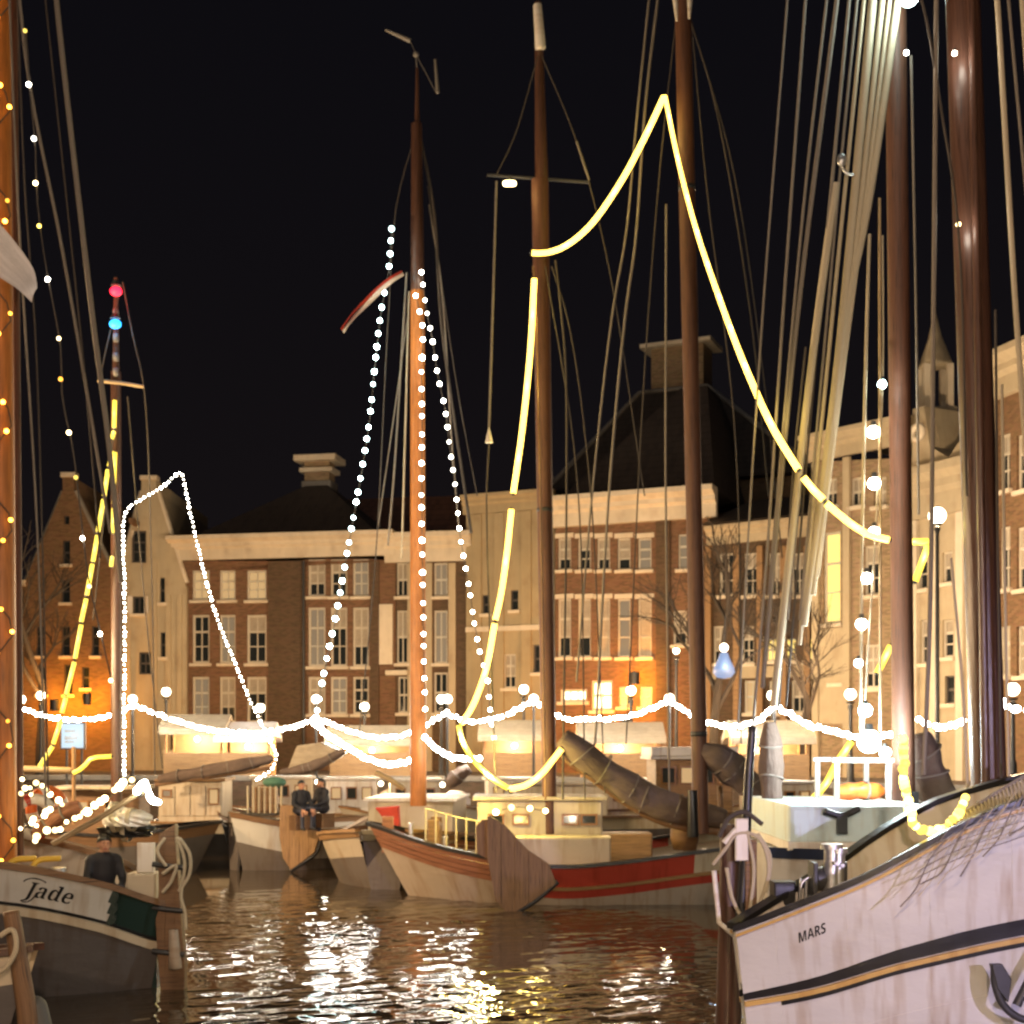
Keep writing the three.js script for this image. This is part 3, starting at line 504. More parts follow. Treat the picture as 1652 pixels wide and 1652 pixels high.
function cabinBox(b, name, x0, x1, y0, y1, z0, z1, m, roofM, over = 0.08) {
  const c = part(b, name, bevel(x0, x1, y0, y1, z0, z1, 0.03), m);
  part(c, 'cabin_roof', bevel(x0 - over, x1 + over, y1 + 0.003, y1 + 0.07, z0 - over, z1 + over, 0.025), roofM); return c;
}
function porthole(c, x, y, z, w, h, lit) { const g = new THREE.Group(); g.name = 'cabin_window'; g.position.set(x, y, z); c.add(g); const s = shapeOf([[-w / 2, -h / 2], [w / 2, -h / 2], [w / 2, h / 2], [-w / 2, h / 2]]), o = new THREE.Path(); const i = 0.035; o.moveTo(-w / 2 + i, -h / 2 + i); o.lineTo(-w / 2 + i, h / 2 - i); o.lineTo(w / 2 - i, h / 2 - i); o.lineTo(w / 2 - i, -h / 2 + i); s.holes.push(o); part(g, 'window_frame', metric(new THREE.ExtrudeGeometry(s, { depth: 0.04, bevelEnabled: false })), MAT.varnish); part(g, 'pane', box(-w / 2 + i, w / 2 - i, -h / 2 + i, h / 2 - i, 0.004, 0.012), lit ?? MAT.glass); return g; }
function textMap(text, font, W, H, colour) {
  const c = document.createElement('canvas'); c.width = W; c.height = H; const x = c.getContext('2d'); x.clearRect(0, 0, W, H); x.fillStyle = colour; x.font = font; x.textAlign = 'center'; x.textBaseline = 'middle'; if (font.startsWith('italic')) { x.setTransform(1, 0, -0.22, 1, H * 0.11, 0); x.lineWidth = 9; x.strokeStyle = colour; x.beginPath(); x.moveTo(60, 80); x.bezierCurveTo(90, 30, 190, 40, 215, 62); x.stroke(); x.beginPath(); x.moveTo(70, 215); x.bezierCurveTo(100, 240, 150, 215, 160, 170); x.stroke(); }
  x.fillText(text, W / 2, H / 2);
  const t = new THREE.CanvasTexture(c); t.colorSpace = THREE.SRGBColorSpace; return t;
}
const lettering = (t) => new THREE.MeshStandardMaterial({ map: t, transparent: true, alphaTest: 0.4, roughness: 0.5, name: 'lettering', side: THREE.DoubleSide });

/* --- dark barge with the script name, front left: its stern to the right --- */
const J = thing('sailing_barge', 'dark hulled sailing barge with script name on its white band, front left', 'sailing barge', [-3.93, 0, -15.2], Math.PI);
{
  const sh = spline([[-0.05, 0.86], [0, 0.93], [0.056, 1.2], [0.128, 1.43], [0.25, 1.6], [0.7, 1.7], [1, 2.0]]), h = hullForm({ L: 10, B: 3, sheer: sh, a: 0.26, p: 2.1, ea: 0.12, flare: 0.6, rake: 0.2 });
  part(J, 'hull', strip(h, () => -0.4, (t) => sh(t) - 0.47, { nv: 10 }), MAT.hullDark);
  part(J, 'rubbing_strake', strip(h, (t) => sh(t) - 0.5, (t) => sh(t) - 0.41, { off: -0.01, thick: 0.07, nv: 2 }), MAT.hullCream);
  part(J, 'name_band', strip(h, (t) => sh(t) - 0.4, (t) => sh(t) - 0.03, { t0: 0.044, nv: 4 }), MAT.hullWhite);
  part(J, 'stern_panel', strip(h, (t) => sh(t) - 0.4, (t) => sh(t) - 0.03, { t0: 0, t1: 0.044, nt: 14, nv: 4 }), MAT.hullGreen);
  part(J, 'hull_line', strip(h, (t) => sh(t) - 0.41, (t) => sh(t) - 0.375, { off: 0.002, thick: 0.008, nv: 1 }), MAT.hullBlack);
  part(J, 'stern_board', endCap(h, 0, -0.3, sh(0) - 0.03), MAT.hullGreen);
  part(J, 'gunwale', rail(h, (t) => sh(t), 0.13, 0.07, -0.03), MAT.woodBrown);
  part(J, 'deck', deckOf(h, 0.32), MAT.deckWood);
  part(J, 'hull_name', strip(h, (t) => sh(t) - 0.4, (t) => sh(t) - 0.02, { off: 0.006, t0: 0.069, t1: 0.13, nt: 16, nv: 3, sides: [-1], uv01: true, flip: true }), lettering(textMap('Jade', 'italic bold 150px serif', 512, 256, '#0a0a10')));
  // scalloped green edge over the white band
  part(J, 'stern_scallop', merge([0, 1, 2].map((i) => { const t = 0.047, y = sh(t) - 0.33 + i * 0.12, q = h.at(t, y, -1, 0.004); return new THREE.CylinderGeometry(0.075, 0.075, 0.012, 16).rotateX(Math.PI / 2).translate(q.x, q.y, q.z); })), MAT.hullGreen);
  // rudder, its head and the ropes hung on it
  const r = new THREE.Group(); r.name = 'rudder'; J.add(r);
  const blade = [[256, 1470], [262, 1440], [262, 1345], [286, 1330], [290, 1400], [296, 1480], [302, 1560], [300, 1625], [268, 1625], [262, 1560]];
  r.updateWorldMatrix(true, false);
  const wq = blade.map(([x, y]) => { const q = P(x, y, 15.1); return [q.x, q.y]; });
  for (let i = 0; i < 3; i++) { const xs = wq.map((q) => q[0]), a = Math.min(...xs), b = Math.max(...xs), s = clipBetween(wq, lerp(a, b, i / 3) + 0.003, lerp(a, b, (i + 1) / 3) - 0.003); partW(r, 'plank', metric(new THREE.ExtrudeGeometry(shapeOf(s), { depth: 0.13, bevelEnabled: true, bevelSize: 0.008, bevelThickness: 0.008, bevelSegments: 1 })).translate(0, 0, -15.1), MAT.woodBrown); }
  partW(r, 'rudder_shoe', merge([tube(pts([[280, 1500], [283, 1562]], 14.92), 0.05, 0.075, 10)]), MAT.hullPale);
  for (const [y, s] of [[1400, 1], [1470, 1], [1540, 1]]) partW(r, 'rudder_iron', tube(pts([[246, y - 6], [268, y - 3], [298, y]], 14.93), 0.03, 0.03, 8), MAT.iron);
  for (const c of [[[290, 1352], [306, 1378], [305, 1412], [288, 1438]], [[262, 1410], [284, 1396], [276, 1422], [262, 1440]], [[266, 1352], [254, 1372], [268, 1398]], [[286, 1350], [298, 1390], [292, 1448], [298, 1470], [300, 1500]]]) partW(r, 'rudder_rope', tube(pts(c, 14.85), 0.019, 0.019, 8, true), MAT.ropePale);
  // deckhouse, hatches and gear on deck
  const lx = (px, d) => { const q = J.worldToLocal(P(px, HZ, d)); return q.x; }, ly = (py, d) => HY + (HZ - py) / F * d;
  cabinBox(J, 'deckhouse', 1.9, 5.6, 0.9, 1.72, -0.85, 0.7, MAT.woodBrown, MAT.hullCream);
  part(J, 'deck_box', bevel(0.02, 0.34, 0.66, 1.26, -0.12, 0.3, 0.02), MAT.hullCream);
  part(J, 'hatch_board', bevel(0.05, 0.24, 1.265, 1.6, -0.05, 0.03, 0.015), MAT.white);
  for (const x of [1.1, 1.36]) part(J, 'davit', tube([V(x, 0.9, -0.9), V(x, 1.35, -0.95), V(x - 0.06, 1.47, -0.93), V(x - 0.3, 1.5, -0.9)], 0.03, 0.03, 8, true), MAT.yellowPaint);
  for (const x of [0.9, 1.9, 2.6, 3.1]) bitts(J, x, sh(x / 10) - 0.3, -h.half(x / 10, 1) + 0.22, 0.8);
  furled(J, 'furled_sail', pts([[55, 1348], [90, 1318], [130, 1300]], 15.6), 0.1, MAT.plankRed, 2);
  part(J, 'coiled_rope', merge([0, 1, 2, 3].map((i) => new THREE.TorusGeometry(0.16 - i * 0.012, 0.022, 6, 20).rotateX(Math.PI / 2).translate(1.65, 1.0 + i * 0.035, -1.02))), MAT.ropePale);
  // mast and its rigging at the left edge
  mast(J, P(-4, -160, 15.4), P(7, 1400, 15.4), 0.13, 0.14, MAT.mastPaintedGlow);  // orange glow of the wound bulbs is painted into the mast colour
  mast(J, P(22, -160, 15.6), P(33, 1380, 15.6), 0.035, 0.04, MAT.mastBrown, 'pole');
  for (const [a, r, m] of [[[[88, -40], [91, 0], [148, 500], [176, 720], [196, 940]], 0.03, MAT.ropeGrey], [[[28, -30], [48, 137], [100, 400], [157, 733], [178, 860]], 0.018, MAT.ropeGrey], [[[14, -30], [30, 350], [60, 855], [74, 1300]], 0.013, MAT.ropeGrey], [[[70, -30], [86, 120], [140, 640], [162, 900]], 0.01, MAT.ropeDark], [[[27, -30], [40, 300], [58, 560], [78, 1280]], 0.01, MAT.ropeDark]]) line(J, 'shroud', pts(a, 15), r, m);
}
/* --- the stem of another boat at the very left edge --- */
{
  const b = thing('rowing_boat', 'bow of a small boat with rope fender, cut off by the left edge', 'boat', [-4.25, 0, -11.6], Math.PI - 0.3), sh = spline([[0, 0.98], [0.2, 0.86], [1, 0.9]]), h = hullForm({ L: 4, B: 1.6, sheer: sh, a: 0.5, rake: 0.35 });
  part(b, 'hull', strip(h, () => -0.3, (t) => sh(t) - 0.3, { nv: 6 }), MAT.hullDark); part(b, 'top_strake', strip(h, (t) => sh(t) - 0.3, (t) => sh(t) - 0.02, { nv: 3 }), MAT.hullCream);
  part(b, 'gunwale', rail(h, (t) => sh(t), 0.09, 0.06), MAT.mastDark); part(b, 'deck', deckOf(h, 0.2), MAT.deckWood);
  partW(b, 'stem_post', tube(pts([[18, 1470], [30, 1545], [44, 1640], [46, 1690]], 11.4), 0.07, 0.09, 10, true), MAT.woodBrown);
  partW(b, 'bow_rope', tube(pts([[0, 1510], [20, 1500], [26, 1530], [10, 1560], [-6, 1570]], 11.25), 0.022, 0.022, 8, true), MAT.ropePale);
  const f = P(62, 1655, 11.5); partW(b, 'fender', new THREE.CapsuleGeometry(0.11, 0.3, 6, 16).rotateZ(0.25).translate(f.x, f.y, f.z), MAT.rubber);
}
/* --- white hull at the right edge: stern to the left, bow out of frame --- */
const M = thing('sailing_ship', 'big white hulled sailing ship with black stripe and block lettering, front right', 'sailing ship', [1.9, 0, -11.02], 0.03);
{
  const sh = spline([[0, 1.22], [0.052, 1.45], [0.105, 1.69], [0.157, 1.98], [0.22, 2.25], [0.4, 2.6], [1, 2.9]]), h = hullForm({ L: 9, B: 1.55, sheer: sh, a: 0.3, p: 2.3, ea: 0.12, b: 0.4, flare: 0.72, rake: 0.12 });
  const st = (t) => spline([[0, 0.72], [0.06, 0.87], [0.13, 1.1], [0.25, 1.36], [0.5, 1.6], [1, 1.9]])(t);
  part(M, 'hull', strip(h, () => -0.4, (t) => st(t) - 0.08, { nv: 12 }), MAT.hullWhite);
  part(M, 'hull_stripe', strip(h, (t) => st(t) - 0.08, (t) => st(t) - 0.08 + Math.min(0.125, 0.055 + t * 0.4), { nv: 3, off: 0.002 }), MAT.hullBlack);
  part(M, 'rubbing_strake', strip(h, (t) => st(t) - 0.125, (t) => st(t) - 0.085, { off: -0.01, thick: 0.055, nv: 2 }), MAT.gold);
  part(M, 'strake_dark_line', strip(h, (t) => st(t) - 0.165, (t) => st(t) - 0.13, { off: -0.01, thick: 0.03, nv: 1, t0: 0.03, t1: 0.34 }), MAT.hullBlack);  // thin black band just below the gold strake
  part(M, 'bulwark', strip(h, (t) => st(t) - 0.08 + Math.min(0.125, 0.055 + t * 0.4), (t) => sh(t) - 0.03, { nv: 6 }), MAT.hullWhite);
  part(M, 'bulwark_inside', strip(h, (t) => sh(t) - 0.45, (t) => sh(t) - 0.03, { nv: 3, off: -0.06 }), MAT.white);
  part(M, 'gunwale', rail(h, (t) => sh(t), 0.12, 0.05, -0.02), MAT.hullBlack);
  part(M, 'gunwale_strip', rail(h, (t) => sh(t) - 0.055, 0.05, 0.025, 0.012), MAT.gold);
  part(M, 'deck', deckOf(h, 0.42), MAT.deckWood);
  part(M, 'stern_board', endCap(h, 0, -0.3, sh(0) - 0.03), MAT.hullWhite);
  part(M, 'hull_name', strip(h, (t) => sh(t) - 0.33, (t) => sh(t) - 0.19, { off: 0.006, t0: 0.043, t1: 0.073, nt: 10, nv: 2, sides: [1], uv01: true }), lettering(textMap('MARS', 'bold 120px sans-serif', 440, 150, '#15131a')));
  for (const [y0, y1, d] of [[0.42, 0.436, 0], [0.1, 0.115, 0]]) part(M, 'plate_seam', strip(h, (t) => st(t) - 0.08 - y0, (t) => st(t) - 0.08 - y0 + 0.012, { off: -0.002, thick: 0.007, nv: 1 }), MAT.hullWhite);
  // rudder post and rudder head at the stern
  const r = new THREE.Group(); r.name = 'rudder'; M.add(r); r.updateWorldMatrix(true, false);
  partW(r, 'rudder_post', tube(pts([[1178, 1330], [1176, 1500], [1172, 1660], [1168, 1760]], 11.85), 0.085, 0.11, 12), MAT.mastDark);
  partW(r, 'rudder_post', tube(pts([[1190, 1510], [1186, 1640], [1180, 1760]], 11.75), 0.05, 0.06, 10), MAT.mastDark);
  partW(r, 'tiller', tube(pts([[1214, 1172], [1208, 1250], [1203, 1360], [1195, 1490]], 11.7), 0.035, 0.05, 10, true), MAT.hullBlack);
  partW(r, 'rudder_strap', merge([tube(pts([[1152, 1405], [1160, 1488], [1188, 1512]], 11.6), 0.022, 0.022, 8), tube(pts([[1168, 1360], [1186, 1340], [1206, 1330]], 11.62), 0.026, 0.026, 8)]), MAT.white);
  partW(r, 'rudder_head', bevel(0, 0.11, 0, 0.36, 0, 0.06, 0.012).translate(...P(1185, 1388, 11.65).toArray()), MAT.white);
  partW(r, 'rudder_cheek', bevel(0, 0.1, 0, 0.62, 0, 0.08, 0.012).translate(...P(1200, 1470, 11.72).toArray()), MAT.woodBrown);
  for (const c of [[[1150, 1395], [1170, 1370], [1190, 1345], [1222, 1350], [1240, 1400], [1222, 1470]], [[1222, 1345], [1242, 1380], [1236, 1440]], [[1190, 1500], [1214, 1480], [1240, 1465]], [[1172, 1400], [1182, 1450], [1196, 1480]], [[1205, 1340], [1216, 1400], [1210, 1470]]]) partW(r, 'rudder_rope', tube(pts(c, 11.6), 0.016, 0.016, 8, true), MAT.ropePale);
  partW(r, 'rudder_rope', tube(pts([[1160, 1350], [1176, 1320], [1200, 1310], [1230, 1330]], 11.65), 0.02, 0.02, 8, true), MAT.ropeDark);
  // aft deck gear
  cabinBox(M, 'hatch', 0.62, 0.95, 0.95, 1.42, -0.35, 0.25, MAT.hullCream, MAT.hullCream, 0.02);
  const hb = P(1288, 1462, 11.3); M.worldToLocal(hb);
  part(M, 'vent_box', bevel(hb.x - 0.2, hb.x - 0.02, hb.y, hb.y + 0.2, hb.z - 0.2, hb.z, 0.015), MAT.hullBlack);
  for (let i = 0; i < 4; i++) part(M, 'grille_bar', tube([V(hb.x + 0.01 + i * 0.05, hb.y, hb.z), V(hb.x + 0.02 + i * 0.05, hb.y + 0.23, hb.z)], 0.016, 0.016, 8), MAT.steel);
  partW(M, 'grab_rail', tube(pts([[1290, 1455], [1296, 1422], [1330, 1410], [1348, 1412]], 11.25), 0.012, 0.012, 8, true), MAT.steel);
  for (const [px, py, s] of [[1342, 1440, 0.9], [1352, 1438, 0.8]]) { const q = M.worldToLocal(P(px, py, 11.2)); bitts(M, q.x, q.y, q.z, s); }
  { const q = M.worldToLocal(P(1335, 1445, 11.25)); part(M, 'winch', merge([new THREE.CylinderGeometry(0.1, 0.1, 0.2, 18).rotateZ(Math.PI / 2).translate(q.x, q.y + 0.14, q.z), bevel(q.x - 0.14, q.x - 0.1, q.y, q.y + 0.28, q.z - 0.1, q.z + 0.1, 0.01), bevel(q.x + 0.1, q.x + 0.14, q.y, q.y + 0.28, q.z - 0.1, q.z + 0.1, 0.01)]), MAT.iron); }
  // anchor at the bow
  const a = new THREE.Group(); a.name = 'anchor'; M.add(a); a.updateWorldMatrix(true, false);
  partW(a, 'anchor_shank', tube(pts([[1700, 1500], [1668, 1566], [1640, 1622]], 10.2), 0.03, 0.035, 10), MAT.iron);
  partW(a, 'anchor_arm', tube(pts([[1604, 1560], [1606, 1590], [1618, 1620], [1640, 1640], [1668, 1648]], 10.18), 0.03, 0.03, 10, true), MAT.iron);
  partW(a, 'fluke', metric(new THREE.ExtrudeGeometry(shapeOf([[1598, 1556], [1612, 1556], [1626, 1578], [1622, 1612], [1606, 1592]].map(([x, y]) => { const q = P(x, y, 10.2); return [q.x, q.y]; })), { depth: 0.05, bevelEnabled: true, bevelSize: 0.01, bevelThickness: 0.01 }).translate(0, 0, -10.2)), MAT.iron);
  // mast with halyards, top right
  mast(M, P(1548, -160, 12.3), P(1599, 1380, 12.3), 0.15, 0.155, MAT.mastDark);
  partW(M, 'pole', tube(pts([[1563, -160], [1577, 500], [1586, 1000], [1592, 1380]], 12.1), 0.035, 0.04, 12), MAT.mastDark);
  for (const [c, r, m, n] of [[[[1604, -60], [1609, 0], [1639, 500], [1668, 900]], 0.026, MAT.ropePale, 'shroud'], [[[1622, -60], [1627, 0], [1660, 360]], 0.014, MAT.ropeGrey, 'shroud'], [[[1644, -60], [1650, 0], [1672, 330]], 0.03, MAT.ropePale, 'shroud'], [[[1480, -20], [1491, 15], [1519, 180], [1545, 357], [1560, 800]], 0.012, MAT.ropeDark, 'halyard'], [[[1511, -60], [1508, 300], [1506, 520], [1500, 1000], [1490, 1250]], 0.02, MAT.ropeGrey, 'halyard'], [[[1606, 500], [1610, 900], [1616, 1300]], 0.012, MAT.ropeDark, 'halyard'], [[[1616, 620], [1622, 1000], [1628, 1280]], 0.014, MAT.ropePale, 'halyard'], [[[1534, 900], [1552, 1100], [1562, 1290]], 0.014, MAT.ropePale, 'halyard']]) line(M, n, pts(c, 11.9), r, m);
  // net slung along the rail towards the bow
  const net = new THREE.Group(); net.name = 'bow_net'; M.add(net); net.updateWorldMatrix(true, false);
  const topN = (u) => P(lerp(1500, 1700, u), lerp(1352, 1225, u ** 0.9), 11.0), lowN = (u) => P(lerp(1530, 1720, u), lerp(1352, 1330, u), 10.55), list = [];
  for (let i = 0; i <= 34; i++) { const u = i / 34; list.push(tube([topN(u), topN(u).lerp(lowN(clamp(u + 0.04)), 0.5).add(V(0, -0.03, 0.04)), lowN(clamp(u + 0.1))], 0.008, 0.008, 5)); list.push(tube([topN(u), topN(u).lerp(lowN(clamp(u - 0.06)), 0.5).add(V(0, -0.03, 0.04)), lowN(clamp(u - 0.12))], 0.008, 0.008, 5)); }
  const nm = partW(net, 'net_mesh', merge(list), MAT.ropePale); nm.userData.kind = 'stuff';
  partW(net, 'net_rope', tube([0, 0.25, 0.5, 0.75, 1].map(topN), 0.016, 0.016, 8, true), MAT.ropeGrey);
  furled(M, 'furled_sail', pts([[1560, 1330], [1610, 1296], [1690, 1262]], 11.2), 0.09, MAT.sailPale, 3);
  for (let i = 0; i < 15; i++) { const x = 1462 + i * 15 + rr(-4, 4), y = 1408 - i * 9, e = rr(-10, 10); line(M, 'net_shadow_line', pts([[x + 62, y - 56 + e], [x + 38, y - 24], [x + 14, y + 26], [x - 14 + e, y + 52 + e]], 10.12 - 0.006 * i), i % 3 ? 0.0035 : 0.006, i % 3 ? MAT.ropePale : MAT.ropeGrey); }  // cords laid over the hull to draw the shadow lines of the net
  for (let i = 0; i < 5; i++) line(M, 'net_shadow_line', pts([[1470 + i * 10, 1420 - i * 14], [1540, 1388 - i * 14], [1660, 1346 - i * 12]], 10.1), 0.0035, MAT.ropeGrey);  // lengthwise cords, likewise standing in for the shadow of the net
  for (const t0 of [0.03, 0.085, 0.15, 0.215]) for (const [y0, y1] of [[(t) => 0, (t) => st(t) - 0.17], [(t) => st(t) + 0.09, (t) => sh(t) - 0.05]]) part(M, 'plate_seam', strip(h, y0, y1, { off: -0.004, thick: 0.0075, t0, t1: t0 + 0.0012, nt: 1, nv: 6, sides: [1] }), MAT.hullWhite);
}
/* --- pale blue workboat between them, with the mast and working lamps --- */
const S = thing('work_boat', 'pale blue decked boat with navy band and tall brown mast, behind the white ship', 'boat', [2.6, 0, -14.6], 0);
{
  const sh = spline([[0, 1.66], [0.3, 1.7], [1, 1.9]]), h = hullForm({ L: 8, B: 3, sheer: sh, a: 0.12, ea: 0.7, flare: 0.8, rake: 0.05 });
  part(S, 'hull', strip(h, () => -0.4, (t) => sh(t) - 0.09, { nv: 8 }), MAT.hullWhite); part(S, 'navy_band', strip(h, (t) => sh(t) - 0.09, (t) => sh(t) + 0.015, { nv: 2, off: -0.01, thick: 0.04 }), MAT.navy);
  part(S, 'stern_board', endCap(h, 0, -0.3, sh(0)), MAT.hullWhite); part(S, 'deck', deckOf(h, 0.02), MAT.white);
  const c = part(S, 'deckhouse', bevel(0.12, 1.45, 1.66, 2.1, -1.1, 1.22, 0.05), MAT.paleBlue);
  part(c, 'coaming', bevel(0.1, 1.5, 1.655, 1.74, -1.13, 1.27, 0.02), MAT.white);
  const fr = new THREE.Group(); fr.name = 'lamp_frame'; S.add(fr);
  for (const [x, z] of [[0.78, 0.4], [1.32, 0.4], [0.78, -0.5], [1.32, -0.5]]) part(fr, 'post', box(x - 0.026, x + 0.026, 2.1, 2.5, z - 0.026, z + 0.026), MAT.lead);
  part(fr, 'cross_bar', box(0.73, 1.37, 2.505, 2.55, 0.37, 0.43), MAT.lead); part(fr, 'cross_bar', box(0.73, 1.37, 2.505, 2.55, -0.53, -0.47), MAT.lead);
  furled(S, 'orange_tarpaulin', [V(0.86, 2.18, 0.1), V(1.1, 2.2, 0.1), V(1.36, 2.19, 0.05)].map((q) => S.localToWorld(q)), 0.09, MAT.orange, 1);
  const q = V(0.62, 2.1, 1.1); part(S, 'cleat', merge([box(q.x - 0.05, q.x + 0.05, q.y - 0.28, q.y - 0.1, q.z + 0.16, q.z + 0.22), tube([V(q.x - 0.17, q.y - 0.06, q.z + 0.19), V(q.x, q.y - 0.1, q.z + 0.19), V(q.x + 0.17, q.y - 0.03, q.z + 0.19)], 0.035, 0.035, 8, true)]), MAT.hullBlack);
  mast(S, P(1443, -160, 14.4), P(1459, 1345, 14.4), 0.11, 0.118, MAT.mastBrown);
  part(S, 'mast_case', box(2.6 - 1.35, 2.6 - 1.2, 1.6, 2.2, 0.1, 0.35).translate(0.25, 0, 0), MAT.hullBlack);
  furled(S, 'furled_sail', pts([[1480, 1185], [1500, 1250], [1530, 1330]], 15), 0.2, MAT.sail, 3);
  furled(S, 'furled_sail', pts([[1242, 1165], [1244, 1230], [1248, 1345]], 15), 0.12, MAT.sail, 3);
  for (const [c2, r, m, n] of [
    [[[1372, -20], [1332, 400], [1300, 700], [1270, 1000]], 0.018, MAT.ropeGrey, 'shroud'], [[[1426, -20], [1386, 350], [1352, 640], [1318, 930]], 0.03, MAT.ropePale, 'shroud'], [[[1438, -20], [1394, 340], [1357, 620], [1326, 860]], 0.024, MAT.ropePale, 'shroud'], [[[1396, -20], [1352, 420], [1318, 760], [1290, 1040]], 0.02, MAT.ropePale, 'shroud'], [[[1336, -20], [1300, 300], [1270, 620], [1240, 960]], 0.014, MAT.ropeGrey, 'shroud'],
    [[[1272, -20], [1231, 500], [1205, 900], [1190, 1180]], 0.011, MAT.ropeGrey, 'shroud'], [[[1301, -20], [1264, 500], [1234, 940], [1212, 1200]], 0.015, MAT.ropeGrey, 'shroud'],
    [[[1353, -20], [1288, 500], [1262, 760], [1230, 1110]], 0.024, MAT.ropeGrey, 'shroud'], [[[1385, -20], [1358, 250], [1330, 560], [1290, 1000]], 0.014, MAT.ropeGrey, 'shroud'],
    [[[1349, 296], [1321, 500], [1282, 824], [1248, 1140]], 0.042, MAT.ropePale, 'spar'], [[[1410, -20], [1361, 500], [1340, 690], [1296, 1010]], 0.045, MAT.ropePale, 'rolled_foresail'],
    [[[1452, -20], [1400, 333], [1362, 520], [1338, 740], [1310, 960]], 0.042, MAT.ropePale, 'rolled_foresail'], [[[1403, 378], [1402, 400], [1391, 854], [1388, 1180]], 0.018, MAT.ropePale, 'halyard'],
    [[[1424, 380], [1424, 620], [1412, 860], [1392, 1180]], 0.01, MAT.ropePale, 'halyard'], [[[1470, 90], [1478, 500], [1482, 830]], 0.014, MAT.ropeGrey, 'halyard'], [[[1322, 520], [1300, 760], [1268, 1140]], 0.012, MAT.ropeDark, 'shroud'], [[[1300, 560], [1280, 760], [1256, 1150]], 0.012, MAT.ropeDark, 'shroud'], [[[1419, 320], [1420, 860], [1420, 1180]], 0.016, MAT.mastPale, 'halyard'] ]) line(S, n, pts(c2, 14.1), r, m);
  const bl = P(1358, 258, 14.0); partW(S, 'pulley_block', merge([new THREE.SphereGeometry(0.05, 12, 8).scale(1, 1.4, 0.7).translate(bl.x, bl.y, bl.z), tube(pts([[1358, 268], [1366, 280], [1378, 282]], 14), 0.014, 0.014, 6, true)]), MAT.steel);
}
